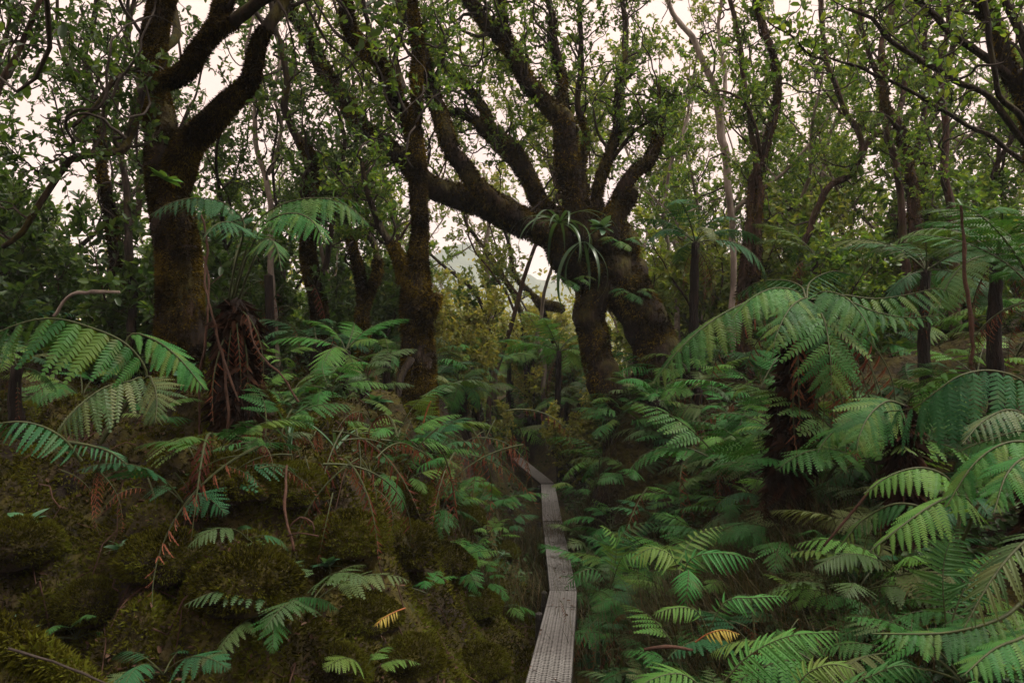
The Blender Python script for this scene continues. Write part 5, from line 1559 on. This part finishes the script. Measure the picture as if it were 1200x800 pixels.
for i, (u, v, y, kd, n, sz, mt, lab) in enumerate([
    (235, 575, 3.3, 'oval', 7, .13, 'broad_pale', 'seedling with pale oval leaves above the teal fern on the dark slope'),
    (366, 575, 3.9, 'oval', 6, .09, 'broad', 'small round leaved seedling by the reddish fallen twig'),
    (385, 660, 3.3, 'oval', 7, .09, 'broad', 'seedling rosette on the flank of the brightest moss mound'),
    (700, 735, 4.3, 'heart', 8, .17, 'broad', 'dark plant with heart shaped leaves right beside the boardwalk step'),
    (30, 620, 3.0, 'oval', 6, .12, 'broad', 'dim broad leaved plant in the black hollow under the big arching fern'),
    (8, 750, 2.2, 'strap_stiff', 5, .2, 'broad_pale', 'pale leaves at the bottom corner beside the mossy log'),
    (590, 650, 5.4, 'oval', 6, .09, 'broad_pale', 'tiny pale leaved seedling on the ditch edge by the boardwalk'),
    (440, 470, 6.4, 'oval', 9, .14, 'broad', 'leafy seedling above the dark red dead frond heap'),
    (450, 530, 5.2, 'oval', 7, .11, 'broad', 'seedling with green leaves between dead fronds and moss mound'),
    (875, 475, 6.0, 'oval', 10, .14, 'broad', 'leafy seedling under the frond that sweeps down from the widest tree fern'),
    (800, 480, 6.6, 'oval', 10, .14, 'broad', 'leafy seedling between the leaning tree and rusty skirt'),
    (215, 240, 5.0, 'oval', 8, .12, 'broad', 'leafy sprout standing close in front of the massive mossy trunk'),
    (140, 640, 3.0, 'oval', 6, .07, 'broad', 'tiny seedling low on the dark slope of leaf litter'),
    (570, 500, 7.4, 'oval', 9, .12, 'broad_pale', 'pale leafy seedling just above the boardwalk bend'),
    (955, 520, 5.0, 'oval', 8, .12, 'broad', 'seedling in the shade under the hanging front frond'),
]):
    q_ = on_ground(u, v, y, .06)
    broad_plant('seedling', lab, CX + q_[0] / q_[1] * FPX, CY - (q_[2] - EYE) / q_[1] * FPX, q_[1], kd, n + 5, sz, mt, seed=20 + i, group='seedlings on the forest floor')


def yellow_frond(label, pts, plen, seed):
    p = P(*pts[0])
    root = thing('fallen_frond', label, 'frond', (p[0], p[1], gz(p[0], p[1])))
    hero_frond(root, pts, plen, 11, kind='lob', mat='frond_yellow', stip=.25, seed=seed, grav=.3, r0=.004, stipe='stipe_red')


yellow_frond('bright yellow dying frond among the green ferns', [(815, 752, 3.4), (830, 742, 3.38), (848, 738, 3.35), (866, 742, 3.3)], .07, 1)
yellow_frond('yellowed frond lying on the brightest moss mound', [(475, 712, 3.4), (462, 717, 3.35), (448, 725, 3.3), (440, 733, 3.25)], .055, 2)

# ------------------------------------------------------------------ vines, fallen wood
def stick(name, label, cat, pts, mat, seed=0, rough=.15, side=None):
    q = limb_world(pts)
    sp = smooth_path(q, .03)
    if name in ('vine', 'fallen_branch', 'sapling_stem'):
        sp[:, :3] += .012 * np.stack([fbm(sp[:, :3] * 9, seed + a * 5, 2) for a in range(3)], -1)
        sp[:, 3] *= .8
        rough = .4
    g = gz(sp[0, 0], sp[0, 1])
    root = thing(name, label, cat, (sp[0, 0], sp[0, 1], g))
    part('stem', tube(sp[:, :3], sp[:, 3], 10, rough, 10, seed), M[mat], root)
    if name == 'mossy_log':
        part('moss', moss_fuzz(np.random.default_rng(4), [sp], 7000, .022, .2, .01), M['moss'], root, kind='stuff')
    for s in (side or []):
        q2 = smooth_path(limb_world(s), .05)
        part('branch', tube(q2[:, :3], q2[:, 3], 6, rough, 10, seed), M[mat], root)
    return root


stick('vine', 'reddish vine running down the tall dark fern trunk', 'vine', [(262, 520, 4.5, 4), (268, 480, 4.5, 4), (262, 420, 4.55, 4), (250, 375, 4.6, 4), (240, 330, 4.8, 4), (243, 290, 4.95, 4), (236, 250, 5.0, 3)], 'vine', 1, side=[[(262, 420, 4.55, 3), (272, 450, 4.45, 3), (280, 470, 4.4, 2)]])
stick('vine', 'thin pale vine hanging beside the reddish one down to the roots', 'vine', [(234, 520, 4.6, 3), (234, 450, 4.65, 3), (240, 400, 4.7, 4), (245, 350, 4.8, 3), (240, 300, 5, 3)], 'vine', 2)
stick('vine', 'rootlet curling over the bank beside the tall dark fern trunk', 'vine', [(290, 370, 4.6, 3), (298, 400, 4.5, 3), (312, 425, 4.4, 3), (330, 440, 4.35, 3), (350, 470, 4.3, 3)], 'vine', 3)
stick('sapling_stem', 'bare brown sapling stem standing in front of the shadowy tree fern', 'stem', [(1140, 430, 5.0, 6), (1138, 380, 5.0, 6), (1132, 330, 5.0, 6), (1129, 280, 5.0, 5), (1126, 240, 5.0, 4)], 'vine', 4)
stick('fallen_branch', 'reddish fallen twig with bent side shoots lying on the moss slope', 'branch', [(345, 645, 3.3, 4), (338, 615, 3.35, 4), (334, 585, 3.4, 4), (336, 545, 3.5, 3)], 'vine', 5, side=[[(338, 618, 3.35, 3), (352, 606, 3.35, 3), (366, 612, 3.3, 2), (368, 624, 3.3, 2)], [(337, 628, 3.33, 3), (350, 624, 3.3, 2), (373, 628, 3.25, 2)]])
stick('fallen_branch', 'pale broken branch propped across the shadows behind the big arching fern', 'branch', [(62, 370, 5.2, 5), (78, 350, 5.2, 5), (95, 343, 5.1, 6), (120, 342, 5.0, 6), (140, 343, 5.0, 5)], 'bark_pale', 6)
stick('mossy_log', 'mossy log sloping down into the bottom corner', 'log', [(-40, 722, 2.35, 36), (0, 745, 2.3, 38), (50, 772, 2.25, 36), (95, 802, 2.2, 30), (125, 830, 2.15, 24)], 'bark_mossy', 7, .3)
stick('fallen_branch', 'thin dead stick lying beside the mossy log', 'branch', [(10, 760, 2.15, 4), (40, 768, 2.15, 4), (75, 778, 2.12, 4), (110, 795, 2.1, 4), (135, 803, 2.1, 3)], 'twig', 8)
stick('fallen_branch', 'short brown stick lying flat among the ferns near the boardwalk step', 'branch', [(755, 760, 3.4, 6), (778, 757, 3.4, 6), (800, 758, 3.4, 5), (812, 760, 3.4, 4)], 'vine', 10)
stick('fern_stalk', 'bright orange bare fern stalk in front of the forked tree', 'stalk', [(494, 505, 6.2, 2), (498, 488, 6.2, 2), (502, 476, 6.2, 2), (505, 470, 6.2, 1.5)], 'stipe_red', 11, .05)
stick('fern_stalk', 'dry straw coloured stalk slanting across the dry grass', 'stalk', [(965, 640, 3.9, 3), (990, 610, 3.9, 3), (1015, 580, 3.9, 3), (1028, 562, 3.9, 2)], 'vine', 12, .05)

# ------------------------------------------------------------------ moss cushions on the slope
def cushion_kind(seed):
    r = np.random.default_rng(seed)
    nu, nv = 28, 12
    th = np.linspace(0, 2 * np.pi, nu, endpoint=False)
    ph = np.linspace(-.35, 1.5, nv)
    TH, PH = np.meshgrid(th, ph)
    d = np.stack([np.cos(PH) * np.cos(TH), np.cos(PH) * np.sin(TH), np.sin(PH)], -1).reshape(-1, 3)
    rad = 1 + .22 * fbm(d * 1.6 + seed, seed, 3) + .10 * np.abs(vnoise(d * 4.5 + seed, seed + 2))
    V = d * rad[:, None] * np.array([1, 1, .72])
    i = np.arange(nv - 1)[:, None] * nu
    j = np.arange(nu)[None]
    F = np.stack([i + j, i + (j + 1) % nu, i + nu + (j + 1) % nu, i + nu + j], -1).reshape(-1, 4)
    n = 12000
    dd = nz(r.normal(0, 1, (n, 3)))
    dd[:, 2] = np.abs(dd[:, 2]) * 1.2 - .2
    dd = nz(dd)
    rr = 1 + .22 * fbm(dd * 1.6 + seed, seed, 3) + .10 * np.abs(vnoise(dd * 4.5 + seed, seed + 2))
    pos = dd * rr[:, None] * np.array([1, 1, .72])
    l = r.uniform(.05, .13, n)
    lf = blades(pos * .985, dd + r.normal(0, .45, (n, 3)), l, l * .45, r)
    return make_mesh('mound', [(V, F)], M['soil']), make_mesh('moss', [lf], M['moss'])


CU = [cushion_kind(s_) for s_ in (3, 8, 14)]
for i, (u, v, y0, sz, lab) in enumerate([
    (292, 665, 3.2, .22, 'rounded olive moss cushion right above the wispy olive fern'),
    (195, 650, 3.0, .20, 'dim moss cushion under the pale teal fern'),
    (410, 612, 4.0, .20, 'dark rusty moss hummock uphill of the reddish fallen twig'),
    (470, 640, 3.9, .24, 'broad yellow green moss hump on the brightest part of the slope'),
    (520, 650, 4.2, .20, 'moss hump next to the ditch, above the three fronded fern'),
    (555, 700, 4.0, .19, 'steep moss hump overhanging the boardwalk ditch'),
    (430, 700, 3.3, .17, 'low moss pad uphill of the yellowed moss frond'),
    (540, 600, 5.2, .22, 'moss hump behind the little pale fern at the ditch'),
    (340, 560, 4.2, .20, 'moss lump at the foot of the plant with two pale strap leaves'),
    (270, 560, 4.2, .22, 'dark moss lump wedged between roots of the massive mossy trunk'),
    (560, 770, 3.3, .18, 'moss lump at the bottom edge where the slope meets the ditch'),
    (480, 760, 3.0, .17, 'moss pad above the fern at the bottom edge of the slope'),
    (370, 640, 3.5, .15, 'small moss pad beside the seedling rosette'),
    (20, 640, 2.9, .20, 'nearly black moss lump in the hollow under the big arching fern'),
    (110, 690, 2.6, .17, 'shadowed moss lump uphill of the mossy log'),
    (480, 580, 4.8, .20, 'moss hump topping the slope below the pale fern umbrella'),
    (590, 640, 5.6, .17, 'narrow moss hump pressed against the boardwalk ditch'),
    (390, 760, 2.8, .16, 'moss pad in the shade just above the bottom edge'),
]):
    p = on_ground(u, v, y0, .05)
    root = thing('moss_cushion', lab, 'moss cushion', (p[0], p[1], gz(p[0], p[1]) - .02), 'moss cushions on the slope', i * 1.7, sz)
    link('mound', CU[i % 3][0], root)
    link('moss', CU[i % 3][1], root, kind='stuff')

# ------------------------------------------------------------------ ground cover: moss, leaf litter, dry grass
mr_ = np.random.default_rng(21)
def ground_pts(n, x0, x1, y0, y1):
    x, y = mr_.uniform(x0, x1, n), mr_.uniform(y0, y1, n)
    return x, y


n = 520000
y = 1.8 + 6.4 * mr_.random(n) ** 1.5
x = np.interp(y, PY, PX) - .2 - (.82 * y + .2) * mr_.random(n)
p0 = np.stack([x, y, 0 * x], 1)
den = fbm(p0 * 1.7, 41, 3)
keep = (den + mr_.normal(0, .22, n)) > -.22
x, y = x[keep], y[keep]
z = ground(x, y)
e = .02
nx_ = -(ground(x + e, y) - z) / e
ny_ = -(ground(x, y + e) - z) / e
N = nz(np.stack([nx_, ny_, np.ones_like(nx_)], 1))
l = mr_.uniform(.008, .03, len(x)) * (.7 + .12 * y)
c = blades(np.stack([x, y, z - .003], 1), N * .9 + mr_.normal(0, .5, (len(x), 3)), l, l * .45, mr_)
link('moss', make_mesh('moss', [c], M['moss']), kind='stuff')

n = 26000
y = 1.8 + 9 * mr_.random(n) ** 1.3
x = np.interp(y, PY, PX) + mr_.uniform(-1, 1, n) * (.62 * y + .2)
z = ground(x, y)
l = mr_.uniform(.014, .04, n)
c = leaf_cloud(np.stack([x, y, z + .012], 1), mr_.normal(0, 1, (n, 3)) * np.array([1, 1, .35]), np.array([0, 0, 1]) + mr_.normal(0, .5, (n, 3)), l, l * .5, .2)
link('leaf_litter', make_mesh('leaf_litter', [c], M['litter']), kind='stuff')


def grass_chunk(x, y, z, L, lean, seg=4, w=.004):
    n = len(x)
    a = mr_.uniform(0, 6.28, n)
    h = np.stack([np.cos(a), np.sin(a), 0 * a], 1)
    sd = np.stack([-np.sin(a), np.cos(a), 0 * a], 1)
    el = mr_.uniform(.2, 1.0, n) * lean
    V = []
    pos = np.stack([x, y, z], 1)
    for k in range(seg + 1):
        t = k / seg
        ww = w * (1 - t) + .0006
        V += [pos + sd * ww, pos - sd * ww]
        th = 1.35 - el * 1.9 * t
        pos = pos + (h * np.cos(th)[:, None] + np.array([0, 0, 1.0]) * np.sin(th)[:, None]) * (L / seg)[:, None]
    V = np.stack(V, 1).reshape(-1, 3)
    b = np.arange(n)[:, None] * (2 * seg + 2)
    F = np.concatenate([b + np.array([[2 * k, 2 * k + 1, 2 * k + 3, 2 * k + 2]]) for k in range(seg)])
    return V, F


gc = []
for (u, v, yy, rx, n, L0) in [(865, 600, 4.9, .55, 7000, .5), (930, 620, 4.3, .4, 2200, .35), (790, 560, 5.8, .5, 2600, .4), (700, 515, 7.4, .6, 2500, .4), (1000, 660, 3.7, .35, 1200, .35), (650, 520, 9.0, .5, 1800, .4), (870, 660, 3.9, .4, 1300, .3), (760, 740, 3.5, .35, 900, .25), (950, 760, 2.9, .3, 900, .25), (560, 565, 6.8, .25, 700, .3)]:
    p = P(u, v, yy)
    x, y = p[0] + mr_.normal(0, rx * .6, n), p[1] + mr_.normal(0, rx * .6, n)
    gc.append(grass_chunk(x, y, ground(x, y) - .02, L0 * mr_.uniform(.5, 1.3, n), 1.0))
link('grass', make_mesh('grass', gc, M['grass'], smooth=False), kind='stuff')

n = 90
y = mr_.uniform(2.5, 12, n)
x = np.interp(y, PY, PX) + mr_.uniform(-.12, .12, n)
l = mr_.uniform(.015, .04, n)
c = leaf_cloud(np.stack([x, y, np.interp(y, PY, PZ) + .014], 1), mr_.normal(0, 1, (n, 3)) * np.array([1, 1, .1]), np.array([0, 0, 1]) + mr_.normal(0, .2, (n, 3)), l, l * .5, .2)
link('fallen_leaves', make_mesh('fallen_leaves', [c], M['litter']), kind='stuff')

# twigs strewn over both banks
tw_ = []
for k in range(750):
    y = 2.0 + 8 * mr_.random() ** 1.2
    x = np.interp(y, PY, PX) + mr_.uniform(-1, 1) * (.62 * y + .2)
    if abs(x - np.interp(y, PY, PX)) < .2:
        continue
    L = mr_.uniform(.08, .4)
    a = mr_.uniform(0, 6.28)
    xs = x + np.cos(a) * np.linspace(-.5, .5, 5) * L + mr_.normal(0, .01, 5)
    ys = y + np.sin(a) * np.linspace(-.5, .5, 5) * L + mr_.normal(0, .01, 5)
    tw_ += tube(np.stack([xs, ys, ground(xs, ys) + .012 + mr_.uniform(0, .05)], 1), mr_.uniform(.002, .005), 3, cap=False)
link('fallen_twigs', make_mesh('fallen_twigs', tw_, M['vine']), kind='stuff')

# low leafy ground cover that fills the floor between the ferns
n = 80000
y = 2.2 + 15 * mr_.random(n) ** 1.2
x = np.interp(y, PY, PX) + .25 + (.68 * y) * mr_.random(n)
lft = mr_.random(n) < .3
x = np.where(lft, np.interp(y, PY, PX) - .3 - .7 * y * mr_.random(n), x)
keep = (fbm(np.stack([x, y, 0 * x], 1) * 1.3, 51, 3) > .02) & ((~lft) | (y > 5.6))
x, y = x[keep], y[keep]
n = len(x)
z = ground(x, y) + mr_.uniform(.01, .22, n)
l = mr_.uniform(.03, .075, n)
c = leaf_cloud(np.stack([x, y, z], 1), mr_.normal(0, 1, (n, 3)) * np.array([1, 1, .4]), np.array([0, -.2, 1]) + mr_.normal(0, .5, (n, 3)), l, l * .5)
link('ground_cover', make_mesh('ground_cover', [c], M['cover']), kind='stuff')

# ------------------------------------------------------------------ haze: far things fade to pale blue
hz = bpy.data.materials.new('haze')
hz.use_nodes = True
hz.node_tree.nodes.clear()
ho = hz.node_tree.nodes.new('ShaderNodeOutputMaterial')
hv = hz.node_tree.nodes.new('ShaderNodeVolumePrincipled')
hv.inputs['Color'].default_value = (.88, .93, .98, 1)
hv.inputs['Density'].default_value = 0.0008
hz.node_tree.links.new(hv.outputs['Volume'], ho.inputs['Volume'])
zlo, zhi = -32.0, 100.0
V = np.array([[sx * 1400, sy * 1400, z_] for z_ in (zlo, zhi) for sx, sy in ((-1, -1), (1, -1), (1, 1), (-1, 1))])
F = np.array([[0, 3, 2, 1], [4, 5, 6, 7], [0, 1, 5, 4], [1, 2, 6, 5], [2, 3, 7, 6], [3, 0, 4, 7]])
link('haze', make_mesh('haze', [(V, F)], hz, smooth=False), kind='stuff')
print('objects', len(bpy.data.objects), 'tris', sum(sum(len(p.vertices) - 2 for p in m.polygons) if len(m.polygons) < 1 else len(m.loops) - 2 * len(m.polygons) for m in bpy.data.meshes))
